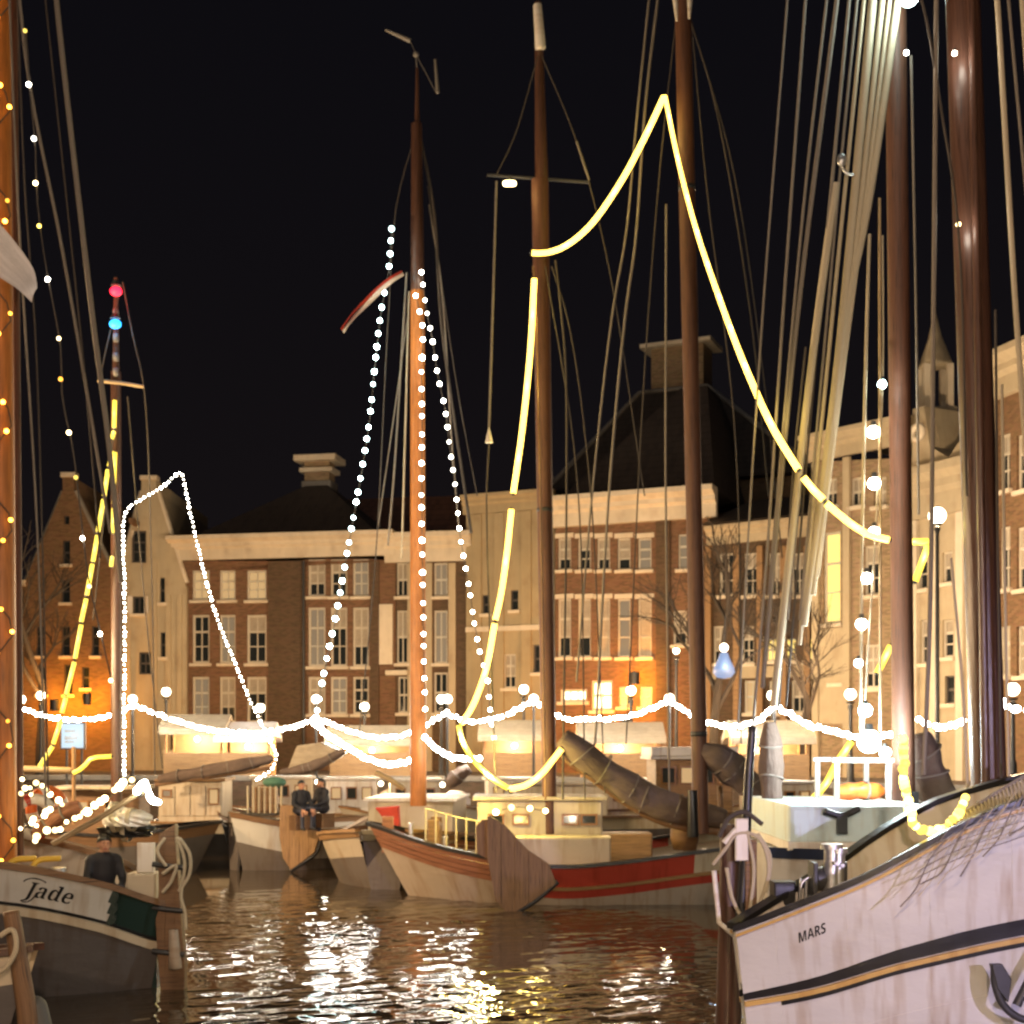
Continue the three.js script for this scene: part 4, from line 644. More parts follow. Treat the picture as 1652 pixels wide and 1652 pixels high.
/* --- red two masted boat in the middle --- */
const R = thing('sailing_ship', 'red and cream two masted boat with big brown leeboard, middle of the harbour', 'sailing ship', [-2.02, 0, -24.4], 0);
{
  const sh = spline([[0, 1.28], [0.08, 1.02], [0.17, 0.84], [0.29, 0.68], [0.4, 0.74], [0.54, 0.92], [0.7, 1.1], [1, 1.5]]), h = hullForm({ L: 9.4, B: 3.9, sheer: sh, a: 0.3, p: 2.4, ea: 0.06, flare: 0.6, rake: 0.55 });
  part(R, 'hull', strip(h, () => -0.4, (t) => sh(t) - 0.42, { nv: 8 }), MAT.hullPale);
  for (let i = 0; i < 4; i++) part(R, 'plank', strip(h, (t) => sh(t) - 0.42 + i * 0.1, (t) => sh(t) - 0.42 + i * 0.1 + 0.09, { t0: 0, t1: 0.26, nt: 24, nv: 2, off: 0.002 * (i % 2), thick: 0.025 }), MAT.plankRed);
  part(R, 'red_band', strip(h, (t) => sh(t) - 0.36, (t) => sh(t) - 0.03, { t0: 0.26, t1: 0.535, nt: 20, nv: 3 }), MAT.hullRed);
  part(R, 'cream_band', strip(h, (t) => sh(t) - 0.36, (t) => sh(t) - 0.03, { t0: 0.535, t1: 1, nv: 3 }), MAT.hullCream);
  part(R, 'rubbing_strake', strip(h, (t) => sh(t) - 0.42, (t) => sh(t) - 0.36, { t0: 0.25, off: -0.01, thick: 0.06, nv: 2 }), MAT.woodWarm);
  part(R, 'lower_band', strip(h, (t) => sh(t) - 0.56, (t) => sh(t) - 0.42, { t0: 0.27, off: 0.004, nv: 2 }), MAT.hullRed);
  part(R, 'gunwale', rail(h, (t) => sh(t), 0.12, 0.06), MAT.hullBlack); part(R, 'deck', deckOf(h, 0.18), MAT.deckWood);
  part(R, 'stem_post', bevel(-0.3, -0.1, 0.75, 1.4, -0.07, 0.07, 0.02), MAT.plankRed);
  leeboard(R, [[786, 1316], [800, 1322], [815, 1332], [850, 1370], [885, 1394], [897, 1424], [860, 1452], [822, 1476], [800, 1452], [787, 1385]], 22.1, 5, MAT.woodBrown, 0.07, [[900, 1422], [862, 1454], [820, 1480]]);
  leeboard(R, [[768, 1334], [778, 1322], [788, 1322], [788, 1386], [770, 1376]], 22.25, 1, MAT.woodBrown, 0.06);
  // deckhouse and gear, lit yellow by the rope light
  const w = (px, py, d) => R.worldToLocal(P(px, py, d));
  let a = w(770, 1372, 23.9), b = w(972, 1292, 23.9);
  const c = cabinBox(R, 'deckhouse', a.x, b.x, 0.5, b.y, -1, 0.5, MAT.hullCream, MAT.hullCream);
  for (const px of [800, 840, 920, 950]) { const q = w(px, 1322, 23.9); porthole(c, q.x, q.y, 0.502, 0.3, 0.2); }
  a = w(832, 1372, 23.0); b = w(985, 1350, 23.0); part(R, 'hatch_coaming', bevel(a.x, b.x, 0.5, b.y, 0.9, 1.5, 0.03), MAT.hullCream);
  for (let i = 0; i < 7; i++) { const px = 690 + i * 16, q = w(px, 1380, 24), y = h.sheer(q.x / 9.4); part(R, 'stanchion', tube([V(q.x, y - 0.1, 1.0), V(q.x, y + 0.5, 1.0)], 0.016, 0.016, 6), MAT.ropePale); }
  part(R, 'guard_rail', tube([[690, 1318], [740, 1330], [786, 1346]].map(([x, y]) => { const q = w(x, y, 24); return V(q.x, h.sheer(q.x / 9.4) + 0.5, 1.0); }), 0.014, 0.014, 6), MAT.ropePale);
  for (const [px, z, s] of [[662, 0.1, 0.6], [720, 0.6, 0.6]]) { const q = w(px, 1330, 24.2); bitts(R, q.x, h.sheer(q.x / 9.4) - 0.18, z, s); }
  a = w(700, 1345, 24); part(R, 'anchor_winch', merge([new THREE.CylinderGeometry(0.1, 0.1, 0.9, 16).rotateX(Math.PI / 2).translate(a.x, a.y + 0.1, 0.1), bevel(a.x - 0.1, a.x + 0.1, a.y - 0.3, a.y + 0.26, -0.45, -0.36, 0.02), bevel(a.x - 0.1, a.x + 0.1, a.y - 0.3, a.y + 0.26, 0.56, 0.65, 0.02)]), MAT.woodBrown);
  a = w(1000, 1345, 24.2); part(R, 'deck_locker', bevel(a.x - 0.5, a.x + 0.55, 0.6, 1.12, -0.3, 0.5, 0.03), MAT.woodWarm);
  part(R, 'water_barrel', new THREE.LatheGeometry([[0.001, 0], [0.2, 0], [0.25, 0.2], [0.25, 0.34], [0.2, 0.54], [0.001, 0.54]].map(([x, y]) => new THREE.Vector2(x, y)), 18).translate(a.x + 1.1, 0.85, 0.6), MAT.woodBrown);
  part(R, 'tiller_post', tube([V(w(1168, 1330, 24).x, 0.8, 0.2), V(w(1164, 1240, 24).x, 1.95, 0.2)], 0.045, 0.05, 10), MAT.woodWarm);
  // masts, crosstrees, booms
  mast(R, P(871, 290, 24), P(887, 1345, 24), 0.15, 0.125, MAT.mastBrown);
  mast(R, P(868, 4, 24), P(874, 300, 24), 0.06, 0.12, MAT.mastDark, 'topmast');
  partW(R, 'topmast_cap', tube(pts([[867, 8], [872, 78]], 23.86), 0.075, 0.095, 10), MAT.white);
  partW(R, 'crosstree', tube(pts([[786, 282], [870, 288], [950, 294]], 24), 0.03, 0.03, 8), MAT.iron);
  mast(R, P(1098, -160, 22.9), P(1131, 1345, 22.9), 0.14, 0.135, MAT.mastBrown);
  partW(R, 'mast_band', merge([tube(pts([[1089, -5], [1092, 34]], 22.6), 0.05, 0.02, 8), tube(pts([[1113, -5], [1112, 30]], 22.6), 0.05, 0.02, 8)]), MAT.white);
  for (const [y, r] of [[300, 0.145], [1180, 0.142]]) partW(R, 'mast_hoop', tube([P(lerp(1098, 1131, (y + 160) / 1505), y, 22.9), P(lerp(1098, 1131, (y + 168) / 1505), y + 8, 22.9)], r, r, 18), MAT.iron);
  for (const [y, r] of [[820, 0.144]]) partW(R, 'mast_hoop', tube([P(lerp(871, 887, (y - 290) / 1055), y, 24), P(lerp(871, 887, (y - 284) / 1055), y + 6, 24)], r, r, 18), MAT.iron);
  partW(R, 'mast_shoe', tube(pts([[1117, 1275], [1118, 1350]], 22.6), 0.08, 0.1, 10), MAT.hullBlack);
  furled(R, 'furled_sail', pts([[906, 1190], [970, 1240], [1060, 1296], [1170, 1322]], 23.4), 0.27, MAT.sail, 6);
  partW(R, 'boom', tube(pts([[900, 1214], [1060, 1322], [1180, 1345]], 23.4), 0.07, 0.07, 10, true), MAT.woodBrown);
  furled(R, 'furled_sail', pts([[1128, 1206], [1170, 1232], [1236, 1290]], 22.9), 0.24, MAT.sail, 3);
  for (const [c2, r, m, n] of [[[[801, 292], [795, 500], [789, 690]], 0.018, MAT.ropeGrey, 'halyard'], [[[789, 715], [785, 800], [800, 1280]], 0.014, MAT.ropeDark, 'halyard'], [[[860, 430], [864, 480], [872, 800], [880, 1290]], 0.02, MAT.woodBrown, 'halyard'],
    [[[896, 420], [905, 500], [913, 600], [908, 1290]], 0.018, MAT.ropeDark, 'shroud'], [[[890, 430], [917, 520], [950, 760], [976, 1280]], 0.012, MAT.ropeDark, 'shroud'], [[[880, 430], [930, 760], [944, 1290]], 0.012, MAT.ropeDark, 'shroud'],
    [[[1047, 0], [1027, 194], [1010, 378], [989, 500], [956, 790], [930, 1100]], 0.018, MAT.ropeGrey, 'shroud'], [[[1061, 0], [1041, 170], [1025, 393], [1010, 500], [983, 790], [960, 1200]], 0.022, MAT.ropeGrey, 'shroud'], [[[1075, 330], [1074, 600], [1074, 790], [1080, 1280]], 0.018, MAT.ropeGrey, 'halyard'],
    [[[1116, 40], [1152, 160], [1210, 500], [1240, 800]], 0.014, MAT.ropeDark, 'shroud'], [[[1118, 60], [1140, 300], [1186, 700], [1196, 1200]], 0.012, MAT.ropeDark, 'shroud'], [[[1114, 30], [1180, 260], [1226, 560], [1262, 900]], 0.012, MAT.ropeDark, 'shroud'], [[[1090, 40], [1066, 260], [1040, 600], [1010, 1200]], 0.012, MAT.ropeDark, 'shroud'], [[[930, 228], [950, 290]], 0.018, MAT.ropeGrey, 'halyard'], [[[874, 90], [930, 228], [980, 420], [1040, 800]], 0.01, MAT.ropeDark, 'shroud'], [[[868, 90], [830, 220], [800, 284]], 0.01, MAT.ropeDark, 'shroud']]) line(R, n, pts(c2, 23.3), r, m);
  const pb = P(789, 700, 23.3); partW(R, 'pulley_block', new THREE.ConeGeometry(0.07, 0.3, 10).translate(pb.x, pb.y, pb.z), MAT.white);
}
/* --- moored boats behind, left --- */
const Cb = thing('flat_bottomed_boat', 'cream bowed boat with tall bulb hung mast, bow towards us', 'sailing boat', P(622, HZ, 25.3).setY(0), 1.5);
{
  const sh = spline([[0, 1.12], [0.12, 0.98], [0.4, 0.85], [1, 1.1]]), h = hullForm({ L: 8.5, B: 3.0, sheer: sh, a: 0.2, p: 2.8, ea: 0.3, flare: 0.66, rake: 0.5 });
  part(Cb, 'hull', strip(h, () => -0.4, (t) => sh(t) - 0.5), MAT.hullGrey); part(Cb, 'bow_band', strip(h, (t) => sh(t) - 0.5, (t) => sh(t) - 0.02, { nv: 4 }), MAT.hullCream);
  part(Cb, 'rubbing_strake', strip(h, (t) => sh(t) - 0.14, (t) => sh(t) - 0.05, { off: -0.01, thick: 0.06, nv: 2 }), MAT.woodWarm); part(Cb, 'gunwale', rail(h, (t) => sh(t), 0.12, 0.06), MAT.woodWarm); part(Cb, 'deck', deckOf(h, 0.2), MAT.deckWood);
  part(Cb, 'bow_board', endCap(h, 0, -0.3, sh(0) - 0.02), MAT.hullGrey);
  cabinBox(Cb, 'deckhouse', 3.2, 5.8, 0.7, 1.5, -0.9, 0.9, MAT.hullCream, MAT.white);
  mast(Cb, P(673.5, 470, 28), P(675, 1300, 28), 0.145, 0.17, MAT.mastPaintedGlow); mast(Cb, P(672, 200, 28), P(673.5, 473, 28), 0.11, 0.14, MAT.mastDark, 'upper_mast'); mast(Cb, P(673, 110, 28), P(673, 260, 28), 0.03, 0.07, MAT.mastDark, 'topmast');  // lower mast coloured as lit by its bulbs, upper piece painted dark
  partW(Cb, 'masthead_fitting', merge([tube(pts([[622, 48], [662, 66]], 28), 0.03, 0.05, 8), new THREE.SphereGeometry(0.06, 10, 8).translate(...P(671, 88, 28).toArray()), tube(pts([[702, 96], [706, 150]], 28), 0.025, 0.04, 8), tube(pts([[671, 88], [673, 120]], 28), 0.012, 0.012, 6), tube(pts([[662, 66], [671, 88], [704, 150]], 28), 0.007, 0.007, 5)]), MAT.lead);
  for (const [c2, r, m] of [[[[672, 210], [640, 330], [626, 520], [606, 900], [580, 1180]], 0.012, MAT.ropeDark], [[[676, 210], [700, 340], [712, 520], [760, 860]], 0.03, MAT.ropeDark], [[[656, 440], [650, 540], [636, 760], [626, 880]], 0.02, MAT.ropeGrey], [[[660, 470], [652, 760], [648, 900]], 0.02, MAT.ropePale], [[[662, 480], [640, 640], [610, 850]], 0.012, MAT.ropeGrey], [[[690, 300], [740, 640], [770, 800]], 0.012, MAT.ropeDark], [[[692, 330], [712, 460], [728, 700], [740, 850]], 0.018, MAT.ropeGrey]]) line(Cb, 'shroud', pts(c2, 28.1), r, m);
  furled(Cb, 'orange_tarpaulin', pts([[722, 1268], [740, 1250], [758, 1240]], 27.5), 0.14, MAT.sail, 1);
  partW(Cb, 'boat_hook', tube(pts([[606, 1246], [630, 1258], [652, 1272]], 26.6), 0.05, 0.06, 8), MAT.mastPale);
  { const q = P(626, 1322, 26.4); partW(Cb, 'red_dodger', metric(new THREE.ExtrudeGeometry(shapeOf([[0, 0.22], [0.38, 0.24], [0.4, -0.12], [0.3, -0.16]]), { depth: 0.3, bevelEnabled: true, bevelSize: 0.03, bevelThickness: 0.03 }).translate(q.x - 0.18, q.y, q.z)), MAT.redCloth); }
}
const Bb = thing('flat_bottomed_boat', 'grey and white boat with rounded tan leeboard, left of the cream bowed boat', 'sailing boat', P(380, HZ, 29.2).setY(0), 0.75);
{
  const sh = spline([[0, 1.24], [0.1, 1.1], [0.4, 0.85], [1, 1.0]]), h = hullForm({ L: 3.6, B: 2.4, sheer: sh, a: 0.3, p: 2.4, ea: 0.2, flare: 0.7, rake: 0.3 });
  part(Bb, 'hull', strip(h, () => -0.4, (t) => sh(t) - 0.62), MAT.hullGrey); part(Bb, 'bow_band', strip(h, (t) => sh(t) - 0.62, (t) => sh(t) - 0.1, { nv: 4 }), MAT.hullWhite);
  part(Bb, 'top_strake', strip(h, (t) => sh(t) - 0.1, (t) => sh(t) + 0.02, { off: -0.01, thick: 0.05, nv: 2 }), MAT.woodBrown); part(Bb, 'deck', deckOf(h, 0.2), MAT.deckWood); part(Bb, 'stern_board', endCap(h, 0, -0.3, sh(0)), MAT.hullGrey);
  leeboard(Bb, [[453, 1300], [470, 1299], [490, 1308], [507, 1326], [515, 1350], [508, 1374], [490, 1388], [470, 1402], [458, 1384], [452, 1350]], 28.7, 4, MAT.woodWarm, 0.08, [[505, 1322], [517, 1345], [511, 1374], [490, 1391], [468, 1405]]);
  for (let i = 0; i < 7; i++) partW(Bb, 'stanchion', tube(pts([[400 + i * 9, 1312], [400 + i * 9, 1268]], 29.4), 0.025, 0.025, 6), MAT.ropePale);
  partW(Bb, 'deck_box', bevel(0, 0.5, 0, 0.55, 0, 0.4, 0.02).translate(...P(412, 1310, 29.9).toArray()), MAT.woodWarm);
  furled(Bb, 'furled_sail', pts([[452, 1246], [500, 1238], [556, 1212]], 30), 0.11, MAT.sail, 3);
  { const a = P(466, 1240, 30.2); partW(Bb, 'tarpaulin', metric(new THREE.ExtrudeGeometry(shapeOf([[0, 0], [0.2, 0.48], [0.7, 0.55], [1.15, 0.34], [1.05, 0.26]]), { depth: 0.9, bevelEnabled: true, bevelSize: 0.03, bevelThickness: 0.03 }).translate(a.x, a.y, a.z - 0.9)), MAT.sailPale); }
  { const a = P(434, 1262, 29.8); partW(Bb, 'green_cover', new THREE.IcosahedronGeometry(0.2, 3).scale(1.3, 0.6, 1).translate(a.x + 0.12, a.y, a.z), MAT.greenCloth); }
}
const Wb = thing('house_boat', 'houseboat with long beige cabin and black hull, left of the grey and white boat', 'houseboat', P(250, HZ, 34).setY(0), 0.08);
{
  const sh = spline([[0, 0.82], [0.5, 0.8], [1, 0.86]]), h = hullForm({ L: 5, B: 2.8, sheer: sh, a: 0.1, b: 0.2, ea: 0.6, flare: 0.85, rake: 0.1 });
  part(Wb, 'hull', strip(h, () => -0.4, (t) => sh(t) - 0.26), MAT.hullBlack); part(Wb, 'side_band', strip(h, (t) => sh(t) - 0.26, (t) => sh(t), { nv: 3 }), MAT.hullCream); part(Wb, 'gunwale', rail(h, (t) => sh(t), 0.1, 0.05), MAT.woodWarm); part(Wb, 'deck', deckOf(h, 0.08), MAT.deckWood); part(Wb, 'stern_board', endCap(h, 0, -0.3, sh(0)), MAT.hullBlack);
  const c = cabinBox(Wb, 'cabin', 0.25, 1.78, 0.76, 1.78, -1, 0.95, MAT.hullCream, MAT.woodWarm); for (let i = 0; i < 4; i++) part(c, 'cabin_panel', bevel(0.3 + i * 0.37, 0.64 + i * 0.37, 0.95, 1.68, 0.95, 0.985, 0.012), MAT.hullCream);
  porthole(c, 1.58, 1.42, 0.99, 0.26, 0.4, MAT.winWarm); porthole(c, 0.46, 1.5, 0.99, 0.24, 0.2, MAT.winDim);
  furled(Wb, 'furled_sail', pts([[256, 1258], [300, 1250], [380, 1236], [440, 1224]], 32), 0.15, MAT.sail, 4);
  partW(Wb, 'boom', tube(pts([[250, 1266], [440, 1238]], 32), 0.05, 0.05, 8), MAT.woodBrown);
}
const Lb = thing('sailing_boat', 'dark boat with yellow lit mast and crosstree behind the script named barge', 'sailing boat', P(60, HZ, 28.5).setY(0), 0.1);
{
  const sh = spline([[0, 1.0], [0.5, 0.85], [1, 1.05]]), h = hullForm({ L: 3.4, B: 2.2, sheer: sh, a: 0.3, b: 0.3 });
  part(Lb, 'hull', strip(h, () => -0.4, (t) => sh(t) - 0.25), MAT.hullDark); part(Lb, 'top_strake', strip(h, (t) => sh(t) - 0.25, (t) => sh(t), { nv: 3 }), MAT.woodBrown); part(Lb, 'gunwale', rail(h, (t) => sh(t), 0.1, 0.06), MAT.hullBlack); part(Lb, 'deck', deckOf(h, 0.15), MAT.deckWood);
  const c = cabinBox(Lb, 'cabin', 0.5, 2.2, 0.7, 1.75, -0.7, 0.7, MAT.woodBrown, MAT.hullCream); porthole(c, 1.0, 1.4, 0.7, 0.4, 0.28, MAT.winWarm); porthole(c, 1.7, 1.4, 0.7, 0.4, 0.28);
  mast(Lb, P(187, 600, 27.2), P(188, 1300, 27.2), 0.1, 0.11, MAT.mastDark); mast(Lb, P(187, 448, 27.2), P(187, 606, 27.2), 0.04, 0.07, MAT.mastDark, 'topmast');
  partW(Lb, 'crosstree', tube(pts([[158, 614], [196, 618], [232, 624]], 26.9), 0.04, 0.035, 8), MAT.mastPale);
  for (const y of [505, 545, 576, 600]) partW(Lb, 'mast_ring', tube(pts([[184, y], [190, y]], 27.1), 0.09, 0.09, 10), MAT.lead);
  for (const c2 of [[[198, 455], [214, 540], [232, 624], [244, 900], [250, 1250]], [[196, 460], [172, 560], [160, 616]], [[206, 640], [236, 1000], [262, 1240]], [[192, 640], [176, 760], [150, 1000]]]) line(Lb, 'shroud', pts(c2, 27), 0.014, MAT.ropeDark);
  partW(Lb, 'boom', tube(pts([[34, 1240], [116, 1243]], 26.5), 0.06, 0.06, 10), MAT.mastPale);
  partW(Lb, 'boom_prop', tube(pts([[119, 1205], [119, 1330]], 26.5), 0.04, 0.04, 8), MAT.woodWarm);
}
const Gb = thing('barge', 'long barge with white wheelhouse roof behind the red boat', 'barge', P(770, HZ, 33).setY(0), 0.05);
{
  const sh = spline([[0, 1.2], [0.3, 1.0], [1, 1.2]]), h = hullForm({ L: 8.5, B: 3, sheer: sh, a: 0.2, b: 0.2 });
  part(Gb, 'hull', strip(h, () => -0.4, (t) => sh(t) - 0.3), MAT.hullDark); part(Gb, 'top_strake', strip(h, (t) => sh(t) - 0.3, (t) => sh(t), { nv: 3 }), MAT.hullCream); part(Gb, 'gunwale', rail(h, (t) => sh(t), 0.1, 0.06), MAT.woodBrown); part(Gb, 'deck', deckOf(h, 0.15), MAT.deckWood);
  const a = Gb.worldToLocal(P(1046, 1225, 33)), b = Gb.worldToLocal(P(1186, 1205, 33)); const c = cabinBox(Gb, 'wheelhouse', a.x + 0.12, b.x - 0.12, 1, a.y, -0.9, 0.6, MAT.woodWarm, MAT.white, 0.14); part(c, 'roof_edge', bevel(a.x, b.x, a.y + 0.075, b.y, -1, 0.74, 0.04), MAT.white); for (let i = 0; i < 4; i++) porthole(c, a.x + 0.42 + i * 0.46, a.y - 0.38, 0.6, 0.36, 0.42, i % 2 ? MAT.winWarm : undefined);
  cabinBox(Gb, 'cabin', 0.9, 3.1, 0.85, 1.7, -0.9, 0.6, MAT.hullCream, MAT.sailPale);
}
/* --- small cabin boats along the far quay wall --- */
function cabinBoat(label, px, d, turn, L, hullM, cabM, lit, tarp) {
  const b = thing('cabin_boat', label, 'boat', P(px, HZ, d).setY(0), turn), sh = spline([[0, 1.05], [0.3, 0.85], [1, 0.9]]), h = hullForm({ L, B: 2, sheer: sh, a: 0.4, p: 2, ea: 0.06, b: 0.1, eb: 0.8, flare: 0.7, rake: 0.4 });
  part(b, 'hull', strip(h, () => -0.3, (t) => sh(t) - 0.2), hullM); part(b, 'top_strake', strip(h, (t) => sh(t) - 0.2, (t) => sh(t), { nv: 2, off: 0.004 }), MAT.hullCream); part(b, 'gunwale', rail(h, (t) => sh(t), 0.09, 0.05), MAT.varnish); part(b, 'deck', deckOf(h, 0.1), MAT.deckWood); part(b, 'stern_board', endCap(h, 1, -0.2, sh(1)), hullM);
  const c = cabinBox(b, 'cabin', L * 0.32, L * 0.72, 0.72, 1.72, -0.68, 0.68, cabM, MAT.white); for (let i = 0; i < 3; i++) porthole(c, L * (0.4 + i * 0.12), 1.38, 0.68, L * 0.085, 0.34, lit && i !== 1 ? MAT.winWarm : undefined);
  if (tarp) furled(b, 'tarpaulin', [V(L * 0.74, 1.05, 0), V(L * 0.86, 1.15, 0.05), V(L * 0.97, 1.0, 0)].map((q) => b.localToWorld(q)), 0.3, tarp, 2);
  for (const x of [0.45, 0.7]) part(b, 'fender', new THREE.CapsuleGeometry(0.09, 0.26, 6, 12).translate(L * x, 0.5, h.half(x, 0.6) + 0.1), MAT.flagWhite);
  part(b, 'cabin_lamp', new THREE.SphereGeometry(0.07, 12, 8).translate(L * 0.75, 1.62, 0.3), MAT.lampGlass).castShadow = false; pointLight(b, b.localToWorld(V(L * 0.75, 1.62, 0.3)), [1, 0.75, 0.42], 7, 4);
}
cabinBoat('small white cabin boat by the quay wall, between the houseboat and the tan leeboard', 330, 38.5, 0.15, 4.2, MAT.hullWhite, MAT.hullCream, true, MAT.sailPale);
cabinBoat('small dark cabin boat by the quay wall behind the two seated people', 462, 37, 0.1, 3.4, MAT.hullDark, MAT.white, true, MAT.sail);
cabinBoat('small cream cabin boat by the quay wall left of the orange lit mast', 566, 36, 0.12, 3.2, MAT.hullCream, MAT.hullCream, false, MAT.flagWhite);
cabinBoat('small white cabin boat by the quay wall under the slack yellow rope light', 716, 37, 0.08, 3.6, MAT.hullWhite, MAT.white, true, MAT.sailPale);
cabinBoat('small green cabin boat by the quay wall behind the sloping furled sail', 900, 36, 0.1, 3.8, MAT.hullGreen, MAT.hullCream, true, MAT.redCloth);
cabinBoat('small white cabin boat by the quay wall right of the wheelhouse', 1148, 33.5, 0.3, 3.4, MAT.hullWhite, MAT.hullCream, true, MAT.sail);
/* --- things lying or hung about the decks --- */
{
  const r = (name, label, cat, m, pos, turn = 0) => { const t = thing(name, label, cat, pos, turn); part(t, 'ring', new THREE.TorusGeometry(0.21, 0.065, 12, 28), m); for (let i = 0; i < 4; i++) { const g = new THREE.TorusGeometry(0.21, 0.068, 10, 6, 0.3).rotateZ(i * Math.PI / 2 + 0.2); part(t, 'band', g, m === MAT.white ? MAT.redCloth : MAT.white); } return t; };
  r('life_ring', 'white and red life ring on the deckhouse left of the spar', 'life ring', MAT.white, P(54, 1318, 15.9), 0.5);
  r('life_ring', 'orange life ring beside the white one on the front left barge', 'life ring', MAT.orange, P(76, 1304, 16.2), 0.9);
  const bag = (label, m, p, s) => { const t = thing('canvas_bundle', label, 'bundle', p); const g = new THREE.IcosahedronGeometry(1, 4), q = g.attributes.position; for (let i = 0; i < q.count; i++) { const v = V(q.getX(i), q.getY(i), q.getZ(i)), k = 1 + 0.16 * Math.sin(v.x * 5 + v.y * 3) * Math.sin(v.z * 4 + 1) + 0.08 * Math.sin(v.y * 11 + v.x * 7); q.setXYZ(i, v.x * k * s[0], Math.max(-0.6, v.y * k) * s[1], v.z * k * s[2]); } g.computeVertexNormals(); part(t, 'cover', metric(g), m); part(t, 'lashing', new THREE.TorusGeometry(1, 0.03, 6, 26).rotateY(Math.PI / 2).scale(1, s[1] * 1.05, s[2] * 1.05), MAT.ropePale); return t; };
  bag('white folded sail bundle on the left barge below the spar end', MAT.white, P(213, 1322, 15.2), [0.2, 0.12, 0.2]);
  bag('small white bundle beside the spar strut on the left barge', MAT.white, P(186, 1318, 15.3), [0.13, 0.16, 0.16]);
  bag('dark folded cover beneath the white bundles on the left barge', MAT.hullBlack, P(205, 1340, 15.6), [0.3, 0.12, 0.2]);
  const spar = thing('spar', 'long pale spar slanting up over the deck of the left barge', 'spar', P(85, 1362, 14.7)); partW(spar, 'pole', tube(pts([[85, 1362], [160, 1320], [234, 1274]], 14.7), 0.032, 0.028, 12), MAT.mastPale); partW(spar, 'pole_ring', tube(pts([[222, 1281], [228, 1278]], 14.7), 0.045, 0.045, 12), MAT.iron);
}

/* ---------- lights hung on the ships and along the quay ---------- */
const bulbGeo = new THREE.IcosahedronGeometry(1, 2), capGeo = new THREE.CylinderGeometry(0.5, 0.6, 0.7, 8).translate(0, 1.1, 0);
function along(list, n, wob = 0) { const c = list.length > 2 ? new THREE.CatmullRomCurve3(list, false, 'centripetal') : new THREE.LineCurve3(list[0], list[1]); c.arcLengthDivisions = 600; return Array.from({ length: n }, (_, i) => c.getPointAt(n > 1 ? clamp((i + (i && i < n - 1 ? rr(-wob, wob) : 0)) / (n - 1)) : 0.5)); }
function bulbs(label, list, n, r, m, { every = 4, color = [1, 0.9, 0.7], power = 2, jitter = 0, group, cable = 0.008, pick, size = 0.25, cone } = {}) {
  const t = thing('light_string', label, 'string lights', list[0], 0, group), ps = along(list, n, 0.16);
  partW(t, 'cable', tube(along(list, Math.max(2, Math.min(60, n * 2))), cable, cable, 5), MAT.ropeDark);
  ps.forEach((p, i) => {
    const q = p.clone().add(V(rr(-jitter, jitter), rr(-jitter, jitter), rr(-jitter, jitter) + 0.03)), k = 1 - size / 2 + rr(0, size), mm = pick ? pick(i) : m, kin = mm.userData.kin, b = part(t, 'bulb', bulbGeo, kin ? kin[Math.floor(rnd() * kin.length)] : mm);
    b.position.copy(t.worldToLocal(q)); b.scale.setScalar(r * k); b.castShadow = false;
    if (every && i % every === (every >> 1)) pointLight(t, q, color, power * every / 4, 2);
  });
  return t;
}
function ropeLight(label, segments, r, m, { color = [1, 0.78, 0.2], power = 2, step = 1.2, name = 'led_tube', group } = {}) {
  const t = thing('rope_light', label, 'rope light', segments[0][0], 0, group);
  for (const s of segments) {
    const n = Math.max(2, Math.ceil(s.reduce((a, p, i) => a + (i ? p.distanceTo(s[i - 1]) : 0), 0) / 0.12)), ps = along(s, n);
    const o = partW(t, name, tube(ps, r, r, 8), m); o.castShadow = false;
    for (const end of [0, n - 1]) partW(t, 'end_cap', ball(ps[end], r * 0.8, 2), MAT.iron);
    const k = Math.max(1, Math.round(n * 0.12 / step)); for (let i = 0; i < k; i++) pointLight(t, ps[Math.floor((i + 0.5) / k * (n - 1))].clone().add(V(0, 0, r + 0.06)), color, power, 3);
  }
  return t;
}
